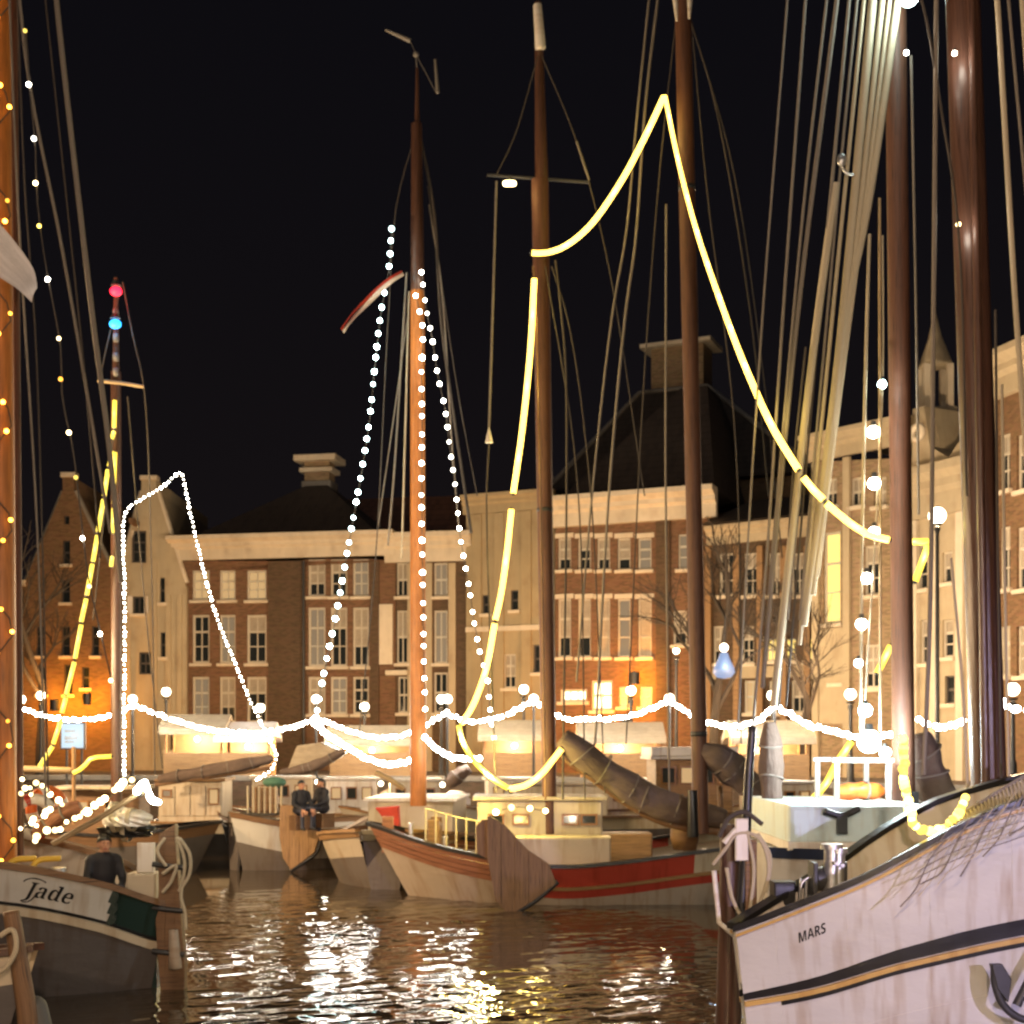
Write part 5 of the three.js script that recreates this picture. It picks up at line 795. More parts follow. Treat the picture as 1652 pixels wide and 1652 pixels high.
// white garland along the far quay, span by span between its posts
const dG = spline([[0, 45.5], [700, 43.6], [1000, 41.5], [1250, 37.5], [1400, 34], [1652, 29.5]]);
const WHITE = [1, 0.84, 0.6];
{
  const spans = [
    [[[34, 1142], [60, 1152], [100, 1160], [140, 1161], [178, 1154], [214, 1138]], 'white festoon span from left edge post to the second post'],
    [[[214, 1136], [250, 1150], [300, 1168], [370, 1182], [440, 1180], [480, 1170], [510, 1158]], 'long sagging white festoon span before the two gabled houses'],
    [[[510, 1157], [545, 1172], [590, 1187], [630, 1190], [672, 1178], [700, 1162], [722, 1150]], 'white festoon span behind the foot of the bulb hung mast'],
    [[[722, 1150], [742, 1160], [766, 1165], [810, 1155], [860, 1132]], 'short white festoon span before the pale stone house'],
    [[[862, 1132], [888, 1150], [915, 1160], [950, 1160], [1010, 1157], [1050, 1143], [1080, 1131]], 'white festoon span before the brick warehouse'],
    [[[1080, 1130], [1104, 1147], [1145, 1166], [1180, 1172], [1220, 1163], [1250, 1140]], 'white festoon span before the low timber fronted house'],
    [[[1250, 1140], [1275, 1152], [1300, 1168], [1340, 1178], [1390, 1190], [1440, 1186]], 'white festoon span ending at the blue workboat lamps'],
    [[[1482, 1160], [1500, 1168], [1522, 1173], [1556, 1164]], 'short white festoon span between the two right masts'],
    [[[1612, 1128], [1628, 1140], [1652, 1146], [1690, 1140]], 'white festoon span at the right edge'] ];
  for (const [s, label] of spans) {
    const list = s.map(([x, y]) => P(x, y, dG(x))), L = list.reduce((a, p, i) => a + (i ? p.distanceTo(list[i - 1]) : 0), 0);
    bulbs(label, list, Math.round(L / 0.15), 0.07, MAT.garland, { every: 10, color: WHITE, power: 3.2, jitter: 0.03 });
  }
  const posts = [34, 214, 510, 722, 861, 1080, 1250]; const where = ['at the far left', 'before the two gables', 'before the brown brick pier', 'before the narrow corniced house', 'before the pale stone house', 'before the warehouse end pier', 'before the timber fronted house'];
  posts.forEach((px, i) => { const y = HY + (HZ - 1140) / F * dG(px), p = V((px - CX) / F * dG(px), QY, -dG(px)), t = thing('festoon_post', 'slim dark post with white globe carrying the festoon ' + where[i], 'post', p, 0);
    part(t, 'pole', new THREE.CylinderGeometry(0.035, 0.05, y - QY + 0.1, 10).translate(0, (y - QY) / 2, 0), MAT.iron); part(t, 'globe_lamp', new THREE.SphereGeometry(0.15, 16, 12).translate(0, y - QY + 0.24, 0), MAT.lampGlass).castShadow = false; part(t, 'globe_collar', new THREE.CylinderGeometry(0.08, 0.05, 0.07, 12).translate(0, y - QY + 0.09, 0), MAT.iron); pointLight(t, p.clone().setY(y + 0.24), [1, 0.8, 0.52], 26, 7); part(t, 'foot', new THREE.CylinderGeometry(0.09, 0.13, 0.18, 10).translate(0, 0.09, 0), MAT.iron); });
}
// lower white strings round the cream bowed boat, and white rope lights on the house boat
bulbs('white string sagging below the festoon left of the orange lit mast', pts([[506, 1166], [532, 1188], [560, 1206], [600, 1226], [632, 1233], [660, 1228]], 31), 26, 0.064, MAT.garland, { every: 6, color: WHITE, power: 2.2, jitter: 0.02 });
bulbs('white string sagging from the orange lit mast to the yellow rope light', pts([[686, 1190], [704, 1208], [728, 1221], [752, 1224], [772, 1222]], 27.4), 15, 0.058, MAT.garland, { every: 5, color: WHITE, power: 2.2, jitter: 0.02 });
bulbs('white dotted light string forming a tall slanted frame before the warehouse gable', pts([[201, 1250], [201, 1140], [202, 990], [201, 834], [206, 822], [232, 804], [260, 788], [292, 763], [296, 772], [308, 830], [330, 924], [350, 995], [376, 1060], [404, 1130], [432, 1188], [446, 1222], [436, 1243], [414, 1258]], 26.7), 140, 0.023, MAT.bulbWhite, { every: 14, color: WHITE, power: 0.6, jitter: 0.008, size: 0.7 });
// three bulb strings on the tall mast
const COOL = [0.86, 0.95, 0.9];
bulbs('cool white bulb string slanting left of the orange lit mast', pts([[632, 370], [630, 402], [628, 430], [614, 510], [605, 590], [596, 680], [582, 770], [566, 860], [552, 940], [538, 1015], [524, 1080], [512, 1146]], 27.6), 38, 0.05, MAT.bulbCool, { every: 5, color: COOL, power: 1.6 });
bulbs('white bulb string running straight down the orange lit mast', pts([[671, 478], [682, 530], [680, 600], [681, 680], [680, 800], [682, 930], [684, 1060], [686, 1144]], 27.4), 28, 0.047, MAT.bulbWhite, { every: 2, color: [1, 0.4, 0.06], power: 7 });
bulbs('white bulb string slanting right of the orange lit mast', pts([[680, 440], [688, 500], [698, 550], [706, 604], [718, 660], [726, 725], [734, 780], [738, 820], [742, 860], [750, 910], [758, 955], [766, 1010], [776, 1060], [786, 1092], [790, 1140], [797, 1190]], 27.6), 34, 0.042, MAT.bulbWhite, { every: 6, color: WHITE, power: 1.3 });
for (let i = 0; i < 6; i++) { const p = P(666 + (i % 2) * 16, 690 + i * 88, 27.7); }
// yellow rope light between the masts of the red boat
ropeLight('thick yellow rope light draped in an arch between the brown masts', [pts([[858, 408], [880, 408], [910, 398], [950, 366], [1000, 296], [1040, 222], [1071, 156]], 22.9), 
  pts([[862, 450], [856, 560], [843, 690], [828, 796]], 23.2), pts([[825, 822], [818, 890], [808, 960], [799, 1000]], 23.2), pts([[798, 1006], [784, 1080], [762, 1140], [744, 1168]], 23.2), pts([[822, 1273], [850, 1266], [876, 1246], [892, 1226], [906, 1208]], 22.9)], 0.048, MAT.tubeYellow, { power: 1.1, step: 1.3 });
ropeLight('yellow rope light sweeping down from the arch peak to the right brown mast', [pts([[1073, 156, 22.6], [1092, 250, 21.4], [1120, 360, 19.6], [1160, 480, 17.2], [1210, 610, 14.6], [1250, 696, 13.8], [1288, 758, 13.6]]), pts([[1296, 770], [1312, 790], [1328, 806]], 13.5), pts([[1333, 812], [1366, 840], [1400, 862], [1434, 871]], 13.5)], 0.034, MAT.tubeYellow, { power: 0.8, step: 1.3 });
ropeLight('slack dim yellow rope light hanging down to the yellow lit deck', [pts([[740, 1170], [746, 1196], [764, 1226], [792, 1254], [820, 1272]], 23.1)], 0.045, MAT.tubeLemon, { power: 16, step: 0.7 });
ropeLight('broken yellow rope light behind the right brown mast', [pts([[1470, 874], [1498, 874]], 17), pts([[1497, 880], [1488, 906], [1476, 938]], 17), pts([[1437, 1042], [1425, 1066], [1415, 1086]], 17), pts([[1374, 1196], [1352, 1228], [1330, 1268], [1312, 1288]], 17)], 0.042, MAT.tubeLemon, { power: 1.2, step: 0.6 });
ropeLight('lemon yellow segmented rope light down the far left mast', [[185, 646, 184, 690], [184, 696, 180, 708], [181, 728, 176, 752], [174, 758, 168, 800], [167, 806, 158, 858], [157, 864, 150, 906], [149, 910, 140, 960], [139, 966, 131, 1003], [131, 1008, 121, 1062], [120, 1068, 107, 1120], [106, 1126, 100, 1150], [99, 1160, 86, 1200], [85, 1204, 64, 1236]].map(([a, b, c, d]) => pts([[a, b], [c, d]], 26.6)), 0.042, MAT.tubeLemon, { power: 0.6, step: 1.2 });
ropeLight('second shorter lemon rope light beside the far left mast', [[186, 730, 184, 780], [184, 786, 183, 812], [183, 820, 182, 860], [181, 898, 179, 914]].map(([a, b, c, d]) => pts([[a, b], [c, d]], 26.5)), 0.036, MAT.tubeLemon, { power: 0.5, step: 1.5 });
ropeLight('short yellow rope light along the boom by the blue board', [pts([[118, 1247], [134, 1238], [146, 1224], [180, 1220]], 26)], 0.04, MAT.tubeLemon, { power: 1, step: 0.8 });
bulbs('pale yellow bead string along the spar of the left barge', pts([[56, 1352], [70, 1344], [96, 1338], [118, 1322], [132, 1314], [150, 1304], [170, 1292], [188, 1276], [210, 1254]], 15), 17, 0.034, MAT.bulbWarm, { every: 4, color: [1, 0.72, 0.3], power: 0.7, jitter: 0.03, size: 0.8 });
bulbs('white lights at the raised tip of the spar on the left barge', pts([[222, 1276], [234, 1262], [240, 1276], [246, 1290], [257, 1294]], 14.6), 14, 0.034, MAT.bulbWhite, { every: 7, color: WHITE, power: 0.6, size: 0.4 });
bulbs('yellow bead string looping under the right brown mast', pts([[1456, 1192], [1456, 1230], [1459, 1270], [1466, 1306], [1476, 1332], [1500, 1342], [1526, 1332], [1546, 1310], [1554, 1288]], 11.0), 34, 0.036, MAT.bulbYellow, { every: 6, color: [1, 0.78, 0.25], power: 0.8, jitter: 0.01 });
bulbs('coloured bulb string on the stay at the upper left', pts([[42, 52], [48, 138], [57, 236], [60, 318], [69, 398], [84, 482], [98, 560], [101, 645], [117, 720], [130, 828], [138, 900], [146, 950], [165, 1032], [180, 1098]], 14.4), 14, 0.024, MAT.bulbWhite, { every: 4, color: [1, 0.8, 0.5], power: 0.5, pick: (i) => [MAT.bulbYellow, MAT.bulbWhite, MAT.bulbWhite, MAT.bulbWarm, MAT.bulbYellow, MAT.bulbWhite, MAT.bulbWarm, MAT.bulbOrange, MAT.bulbWarm, MAT.bulbYellow, MAT.bulbWhite, MAT.bulbWarm, MAT.bulbWhite, MAT.bulbWarm][i] });
bulbs('orange bulb string wound round the mast at the left edge', Array.from({ length: 60 }, (_, i) => P(-2 + i * 0.14, -30 + i * 24, 15.4).add(V(Math.sin(i * 0.9) * 0.17, 0, 0.16 + 0.04 * Math.cos(i * 1.8)))), 40, 0.024, MAT.bulbOrange, { every: 2, color: [1, 0.36, 0.04], power: 1.6 });
{ const t = thing('masthead_light', 'red lamp on the small dark topmast at left', 'lamp', P(187, 470, 26.7)); part(t, 'lamp_glass', new THREE.SphereGeometry(0.095, 16, 12).scale(1.25, 1, 1), MAT.bulbRed); part(t, 'lamp_cap', new THREE.CylinderGeometry(0.05, 0.1, 0.1, 10).translate(0, 0.16, 0), MAT.iron); pointLight(t, P(187, 470, 26.7), [1, 0.03, 0.06], 1.5); }
{ const t = thing('masthead_light', 'blue lamp below the red one on the small dark topmast', 'lamp', P(186, 523, 26.7)); part(t, 'lamp_glass', new THREE.SphereGeometry(0.09, 16, 12).scale(1.3, 1, 1), MAT.bulbBlue); part(t, 'lamp_cap', new THREE.CylinderGeometry(0.05, 0.1, 0.1, 10).translate(0, 0.16, 0), MAT.iron); pointLight(t, P(186, 523, 26.7), [0.06, 0.5, 1], 1.5); }
{ const t = thing('masthead_light', 'amber lamp on the crosstree of the left brown mast', 'lamp', P(822, 296, 23.8)); part(t, 'lamp_glass', new THREE.CapsuleGeometry(0.05, 0.14, 6, 12).rotateZ(Math.PI / 2), MAT.bulbWarm); part(t, 'lamp_cap', new THREE.CylinderGeometry(0.04, 0.06, 0.05, 10).translate(0, 0.07, 0), MAT.iron); pointLight(t, P(822, 296, 23.7), [1, 0.65, 0.2], 1.2); }
// big white working lamps in a row at the right
{
  const spots = [[1423, 620, 0.045, 'pale green tinged lamp, topmost of the hanging row right'], [1409, 697, 0.065, 'second lamp from the top in the hanging row right'], [1410, 780, 0.065, 'third lamp from the top in the hanging row right'], [1410, 858, 0.055, 'lamp touching the yellow rope light in the hanging row right'], [1398, 933, 0.06, 'lamp just below the yellow rope light in the hanging row'], [1390, 1007, 0.06, 'lamp low in the hanging row before the yellow window'], [1385, 1070, 0.045, 'lowest single lamp in the hanging row right']];
  for (const [x, y, r, l] of spots) { const c = P(x, y, 14.1), t = thing('hanging_lamp', l, 'lamp', c); part(t, 'bulb', new THREE.SphereGeometry(r, 18, 12), y < 650 ? MAT.bulbCool : MAT.bulbWhite).castShadow = false; part(t, 'socket', new THREE.CylinderGeometry(r * 0.4, r * 0.5, r * 0.9, 12).translate(0, r * 1.3, 0), MAT.iron); pointLight(t, c, [1, 0.93, 0.8], 0.9); }
  const work = [[1396, 1146, 0.07, 'white working lamp above the orange tarpaulin'], [1402, 1196, 0.12, 'big glaring white working lamp over the blue deckhouse'], [1428, 1214, 0.06, 'white working lamp right of the big glaring one']];
  for (const [x, y, r, l] of work) { const c = P(x, y, 14.0), t = thing('working_lamp', l, 'lamp', c); part(t, 'bulb', new THREE.SphereGeometry(r, 18, 12), MAT.bulbCool).castShadow = false; part(t, 'socket', new THREE.CylinderGeometry(r * 0.3, r * 0.4, r * 0.6, 12).translate(0, r * 1.2, 0), MAT.iron); pointLight(t, c, [0.85, 0.97, 1], r > 0.1 ? 22 : 3, 5); }
  for (const [x, y, l] of [[1462, 85, 'tiny white lamp left of the tall right mast near the top'], [1540, 86, 'tiny white lamp on the tall right mast near the top'], [1546, 362, 'tiny amber lamp on the tall right mast']]) { const c = P(x, y, 12), t = thing('small_lamp', l, 'lamp', c); part(t, 'bulb', new THREE.SphereGeometry(0.022, 12, 8), y > 300 ? MAT.bulbWarm : MAT.bulbWhite); part(t, 'socket', new THREE.CylinderGeometry(0.01, 0.014, 0.03, 8).translate(0, 0.03, 0), MAT.iron); pointLight(t, c, [1, 0.9, 0.75], 0.4, 1); }
  const c = P(1466, -6, 13.8), t = thing('hanging_lamp', 'greenish white lamp at the very top by the brown mast', 'lamp', c); part(t, 'bulb', new THREE.SphereGeometry(0.1, 18, 12), MAT.bulbCool); part(t, 'socket', new THREE.CylinderGeometry(0.04, 0.05, 0.09, 12).translate(0, 0.13, 0), MAT.iron); pointLight(t, c, [0.85, 1, 0.92], 1.4);
}
bulbs('tangle of small warm bulbs over the life rings on the left barge', pts([[32, 1262], [44, 1278], [62, 1268], [84, 1282], [98, 1296], [76, 1312], [58, 1324], [40, 1336]], 15.3), 20, 0.026, MAT.bulbWarm, { every: 5, color: [1, 0.74, 0.36], power: 0.8, jitter: 0.05, size: 0.9 });
bulbs('short string of warm bulbs on the red boat deckhouse', pts([[800, 1310], [830, 1302], [880, 1308]], 22.9), 4, 0.05, MAT.bulbWarm, { every: 2, color: [1, 0.7, 0.18], power: 16 });

/* street lamps on the far quay: they light the house fronts */
function streetLamp(label, px, py, d, power, color = [1, 0.62, 0.29], glass = MAT.lampGlass, r = 0.17) {
  const c = P(px, py, d), t = thing('street_lamp', label, 'street lamp', [c.x, QY, c.z]), h = c.y - QY;
  part(t, 'pole', new THREE.LatheGeometry([[0.001, 0], [0.16, 0], [0.16, 0.1], [0.11, 0.16], [0.1, 0.7], [0.065, 0.8], [0.05, h - 0.5], [0.09, h - 0.36], [0.05, h - 0.3], [0.001, h - 0.28]].map(([a, b]) => new THREE.Vector2(a, b)), 14), MAT.iron);
  const hd = part(t, 'lantern', new THREE.LatheGeometry([[0.05, h - 0.29], [0.12, h - 0.25], [0.14, h - 0.22]].map(([a, b]) => new THREE.Vector2(a, b)), 14), MAT.iron);
  part(hd, 'lantern_glass', new THREE.SphereGeometry(r, 18, 14).translate(0, h, 0), glass);
  part(hd, 'lantern_cap', new THREE.CylinderGeometry(0.03, 0.09, 0.06, 12).translate(0, h + r, 0), MAT.iron);
  pointLight(t, c, color, power, 8); return t;
}
const K = 0.41;
streetLamp('street lamp before the brown gabled house', 66, 1122, 52, 110 * K, [1, 0.5, 0.14]);
streetLamp('street lamp before the cream warehouse', 268, 1116, 51, 120 * K);
streetLamp('street lamp before the left window group of the brick house', 420, 1142, 50.5, 110 * K);
streetLamp('street lamp before the right window group of the brick house', 588, 1140, 50, 110 * K);
streetLamp('street lamp before the narrow corniced house', 712, 1128, 49.5, 110 * K);
streetLamp('street lamp between the pale stone house and the warehouse', 845, 1112, 48.5, 120 * K);
streetLamp('street lamp before the right part of the warehouse', 1018, 1114, 46.5, 110 * K);
streetLamp('small bright street lamp beside the warehouse end pier', 1091, 1050, 48, 90 * K, [1, 0.7, 0.4], MAT.lampGlass, 0.12);
streetLamp('street lamp before the timber fronted house', 1246, 1122, 43, 120 * K, [1, 0.66, 0.36]);
streetLamp('street lamp beneath the tall plastered house', 1372, 1120, 40, 140 * K, [1, 0.68, 0.4]);
streetLamp('tall street lamp with white globe beside the bell gable', 1512, 832, 38, 320 * K, [1, 0.7, 0.42], MAT.lampGlass, 0.24);
streetLamp('street lamp at the right edge', 1634, 1112, 34.5, 75 * K, [1, 0.68, 0.4]);
// deep orange wall lamps
function wallLamp(label, px, py, d, power) { const c = P(px, py, d), t = thing('wall_lamp', label, 'lamp', c); part(t, 'lamp_glass', new THREE.SphereGeometry(0.1, 14, 10), MAT.bulbOrange); part(t, 'lamp_shield', new THREE.CylinderGeometry(0.2, 0.2, 0.5, 16, 1, true, -Math.PI / 2, Math.PI), MAT.iron); part(t, 'wall_bracket', tube([V(0, 0.15, -0.02), V(0, 0.3, -0.25), V(0, 0.28, -0.6)], 0.025, 0.03, 6), MAT.iron); pointLight(t, c, [1, 0.36, 0.02], power, 6); }
wallLamp('orange wall lamp low on the brown gabled house', 88, 1138, 60.8, 34); wallLamp('orange wall lamp between the doors of the brown gabled house', 140, 1128, 60.8, 34);
wallLamp('orange wall lamp beside the shop window of the warehouse', 1024, 1094, 55.3, 26); wallLamp('orange wall lamp low on the warehouse', 1010, 1164, 54.6, 30); wallLamp('orange wall lamp under the shop window of the warehouse', 950, 1176, 55, 24);
// pale blue lantern hung in the tree
{ const c = P(1168, 1072, 44.5), t = thing('paper_lantern', 'pale blue pear shaped lantern hanging in the bare tree', 'lantern', c); part(t, 'lantern_shade', new THREE.LatheGeometry([[0.02, 0.42], [0.12, 0.38], [0.2, 0.16], [0.33, -0.1], [0.36, -0.26], [0.24, -0.42], [0.02, -0.46]].map(([a, b]) => new THREE.Vector2(a, b)), 20), MAT.lanternBlue); part(t, 'bulb', new THREE.SphereGeometry(0.14, 14, 10).translate(0, 0.55, 0), MAT.lampGlass); part(t, 'hanger', tube([V(0, 0.62, 0), V(0.05, 1.6, 0)], 0.02, 0.02, 6), MAT.iron); pointLight(t, c.clone().add(V(0, 0, 0.5)), [0.5, 0.7, 1], 4, 10); }
// lit board on a post, left
{ const c = P(118, 1187, 36), t = thing('notice_board', 'pale blue lit notice board on a post, below the festoon at left', 'sign', [c.x, QY - 0.4, c.z]), y = c.y - QY + 0.4; part(t, 'board', bevel(-0.33, 0.33, y - 0.36, y + 0.36, -0.05, 0.05, 0.02), MAT.frameDark); part(t, 'lit_panel', bevel(-0.29, 0.29, y - 0.32, y + 0.32, 0.051, 0.06, 0.003), MAT.boardBlue); for (const x of [-0.2, 0.2]) part(t, 'post', new THREE.CylinderGeometry(0.03, 0.03, y + 0.3, 8).translate(x, (y + 0.3) / 2, -0.09), MAT.iron); for (const [a, b] of [[0.12, 0.03], [-0.06, 0.05], [-0.16, 0.025]]) part(t, 'dark_strip', box(-0.2, 0.2 - Math.abs(a), y + a - b, y + a + b, 0.0605, 0.063), MAT.lead); pointLight(t, c.clone().add(V(0, 0, 0.4)), [0.55, 0.8, 1], 1.5, 8); }
// lamps on the near quay, behind and beside the camera: their light falls on the nearest hulls
function nearLamp(label, x, y, z, color, power, glass) { const t = thing('street_lamp', label, 'street lamp', [x, 1.25, z]), h = y - 1.25; part(t, 'pole', new THREE.CylinderGeometry(0.05, 0.08, h - 0.3, 12).translate(0, (h - 0.3) / 2, 0), MAT.iron); part(t, 'lantern', new THREE.CylinderGeometry(0.16, 0.1, 0.12, 14).translate(0, h - 0.3, 0), MAT.iron); part(t, 'lantern_glass', new THREE.SphereGeometry(0.2, 16, 12).translate(0, h, 0), glass); pointLight(t, V(x, y, z), color, power, 10); }
nearLamp('street lamp on the near quay at left, behind the camera', -6, 5.2, 1.6, [1, 0.72, 0.5], 170, MAT.lampGlass);
nearLamp('street lamp on the near quay, behind the camera', 0.6, 5.4, 1.8, [1, 0.68, 0.46], 240, MAT.lampGlass);
{ const p = V(5.6, 3.4, 1.0), t = thing('flood_lamp', 'violet flood lamp on a stand on the near quay at right, outside the frame', 'lamp', [p.x, 1.25, p.z]);
  part(t, 'stand', new THREE.CylinderGeometry(0.04, 0.06, p.y - 1.35, 12).translate(0, (p.y - 1.35) / 2, 0), MAT.iron); part(t, 'lamp_glass', new THREE.SphereGeometry(0.14, 16, 12).translate(0, p.y - 1.25, 0), MAT.flood);
  const l = new THREE.SpotLight(C(0.7, 0.6, 1), 340, 0, 0.34, 0.7); l.name = 'lamp_light'; l.castShadow = true; l.shadow.radius = 6; l.position.set(0, p.y - 1.25, 0); l.target.position.set(-1.6, -0.3, -11.6); t.add(l, l.target); }
nearLamp('added unseen lamp on the side pier, brightening the moored boats', -12.4, 5.0, -19, [1, 0.68, 0.38], 560, MAT.lampGlass);  // added out of view to brighten the boats in the middle
nearLamp('added unseen lamp at the end of the side pier', -12.6, 4.6, -26, [1, 0.64, 0.32], 260, MAT.lampGlass);  // second unseen lamp, added for the same moored hulls

/* ---------- flags, trees, stalls, people ---------- */
function cloth(list, thick, m, name, parent) { // an outline with waves, given real thickness
  const s = new THREE.ExtrudeGeometry(shapeOf(list), { depth: thick, bevelEnabled: false, steps: 1, curveSegments: 6 }); return part(parent, name, metric(s), m);
}
function flag(label, outline, d, m, stripes) {
  const q0 = P(outline[0][0], outline[0][1], d), t = thing('flag', label, 'flag', q0), n = 26, top = new THREE.CatmullRomCurve3(outline.slice(0, outline.length / 2).map(([x, y]) => P(x, y, d))), bot = new THREE.CatmullRomCurve3(outline.slice(outline.length / 2).reverse().map(([x, y]) => P(x, y, d)));
  const bands = stripes ?? [[0, 1, m]];
  for (const [f0, f1, mm] of bands) {
    const pos = [], uv = [], idx = [], R = 7;
    for (let lay = 0; lay < 2; lay++) for (let i = 0; i <= n; i++) for (let j = 0; j <= R; j++) { const a = top.getPoint(i / n), b = bot.getPoint(i / n), p = a.lerp(b, lerp(f0, f1, j / R)); p.z += 0.09 * Math.sin(i / n * 7 + j / R * 1.5) * (i / n + 0.2) + lay * 0.006; const l = t.worldToLocal(p); pos.push(l.x, l.y, l.z); uv.push(i / n, j / R); }
    const N = (n + 1) * (R + 1); for (let lay = 0; lay < 2; lay++) for (let i = 0; i < n; i++) for (let j = 0; j < R; j++) { const a = lay * N + i * (R + 1) + j; lay ? idx.push(a, a + 1, a + R + 1, a + 1, a + R + 2, a + R + 1) : idx.push(a, a + R + 1, a + 1, a + 1, a + R + 1, a + R + 2); }
    const g = new THREE.BufferGeometry(); g.setAttribute('position', new THREE.Float32BufferAttribute(pos, 3)); g.setAttribute('uv', new THREE.Float32BufferAttribute(uv, 2)); g.setIndex(idx); g.computeVertexNormals(); part(t, 'cloth', g, mm);
  }
  return t;
}
flag('white flag drooping in from the left edge', [[-70, 300], [-20, 340], [20, 385], [50, 430], [64, 468], [56, 492], [30, 468], [-10, 440], [-50, 410], [-90, 380]], 14.6, MAT.flagWhite);
flag('narrow red and white pennant trailing from the bulb hung mast', [[648, 436], [626, 450], [596, 474], [568, 502], [550, 532], [556, 540], [572, 516], [602, 484], [630, 459], [652, 445]], 27.3, MAT.redCloth, [[0, 0.42, MAT.redCloth], [0.42, 1, MAT.flagWhite]]);
function tree(label, px, d, h, seedN, spread = 0.36, levels = 5) {
  const keep = seed; seed = seedN; const p = P(px, HZ, d), t = thing('bare_tree', label, 'tree', [p.x, QY, p.z]), tr = [], tw = [];
  const grow = (a, dir, len, r, lv) => {
    const mid = a.clone().addScaledVector(dir, len * 0.5).add(V(rr(-1, 1), rr(-0.3, 0.5), rr(-1, 1)).multiplyScalar(len * 0.06)), b = a.clone().addScaledVector(dir, len);
    (lv > 2 ? tr : tw).push(tube([a, mid, b], r, r * 0.68, lv > 2 ? 9 : 5, lv > 1, lv > 1 ? 7 : undefined));
    if (!lv) return; const n = lv > 3 ? 3 : lv > 1 ? 4 : 3;
    for (let i = 0; i < n; i++) { const f = i === n - 1 ? 1 : rr(0.45, 0.95), s = a.clone().lerp(b, f), q = dir.clone().add(V(rr(-1, 1), rr(-0.35, 0.6), rr(-1, 1)).multiplyScalar(spread * 2.2)).normalize(); grow(s, q, len * rr(0.58, 0.8), r * (i === n - 1 ? 0.66 : 0.5), lv - 1); }
  };
  grow(V(0, 0, 0), V(0.05, 1, 0), h * 0.36, h * 0.019, levels);
  part(t, 'trunk', merge(tr), MAT.bark); part(t, 'crown', merge(tw), MAT.bark); seed = keep; return t;
}
tree('bare tree before the join of the warehouse and the low house', 1152, 45, 9.2, 77);
tree('bare tree before the brown gabled house', 64, 53, 9.5, 31);
tree('bare tree behind the lamps before the tall plastered house', 1296, 42, 7.2, 53);
function stall(label, px, py, d, w, roofM, lit) { const p = P(px, py, d), t = thing('market_stall', label, 'market stall', [p.x, QY, p.z]), h = p.y - QY; for (const [x, z] of [[-w / 2, 0.5], [w / 2, 0.5], [-w / 2, -0.7], [w / 2, -0.7]]) part(t, 'post', box(x - 0.04, x + 0.04, 0, h - 0.003, z - 0.04, z + 0.04), MAT.woodWarm); part(t, 'counter', bevel(-w / 2 - 0.03, w / 2 + 0.03, 0, 0.9, 0.55, 0.75, 0.02), MAT.woodWarm); part(t, 'back_board', box(-w / 2 + 0.05, w / 2 - 0.05, 0, h - 0.1, -0.72, -0.68), MAT.woodBrown); part(t, 'awning', metric(new THREE.ExtrudeGeometry(shapeOf([[-0.95, 0], [0, 0.5], [0.95, 0], [0.95, -0.2], [0.9, -0.2], [0, 0.4], [-0.9, -0.2], [-0.95, -0.2]]), { depth: w + 0.4, bevelEnabled: false }).rotateY(Math.PI / 2).translate(-w / 2 - 0.2, h + 0.003, -0.1)), roofM); if (lit) { part(t, 'stall_lamp', new THREE.SphereGeometry(0.1, 12, 8).translate(0, h - 0.35, 0), MAT.lampGlass); pointLight(t, V(p.x, p.y - 0.35, p.z), [1, 0.7, 0.35], lit, 4); } }
stall('market stall with pale awning before the cream warehouse', 318, 1176, 47, 1.9, MAT.sailPale, 34);
stall('market stall with pale awning behind the moored cream boat', 600, 1194, 46, 2.6, MAT.sailPale, 34);
stall('market stall with white awning before the brick house pier', 400, 1188, 47, 1.6, MAT.flagWhite, 40);
stall('market stall with warm awning before the warehouse', 1000, 1190, 44, 2.4, MAT.sailPale, 42);
stall('market stall with pale awning before the pale stone house', 830, 1186, 45.5, 2, MAT.sailPale, 34);
stall('market stall with pale awning before the low house', 1240, 1190, 39.5, 2, MAT.sailPale, 45);

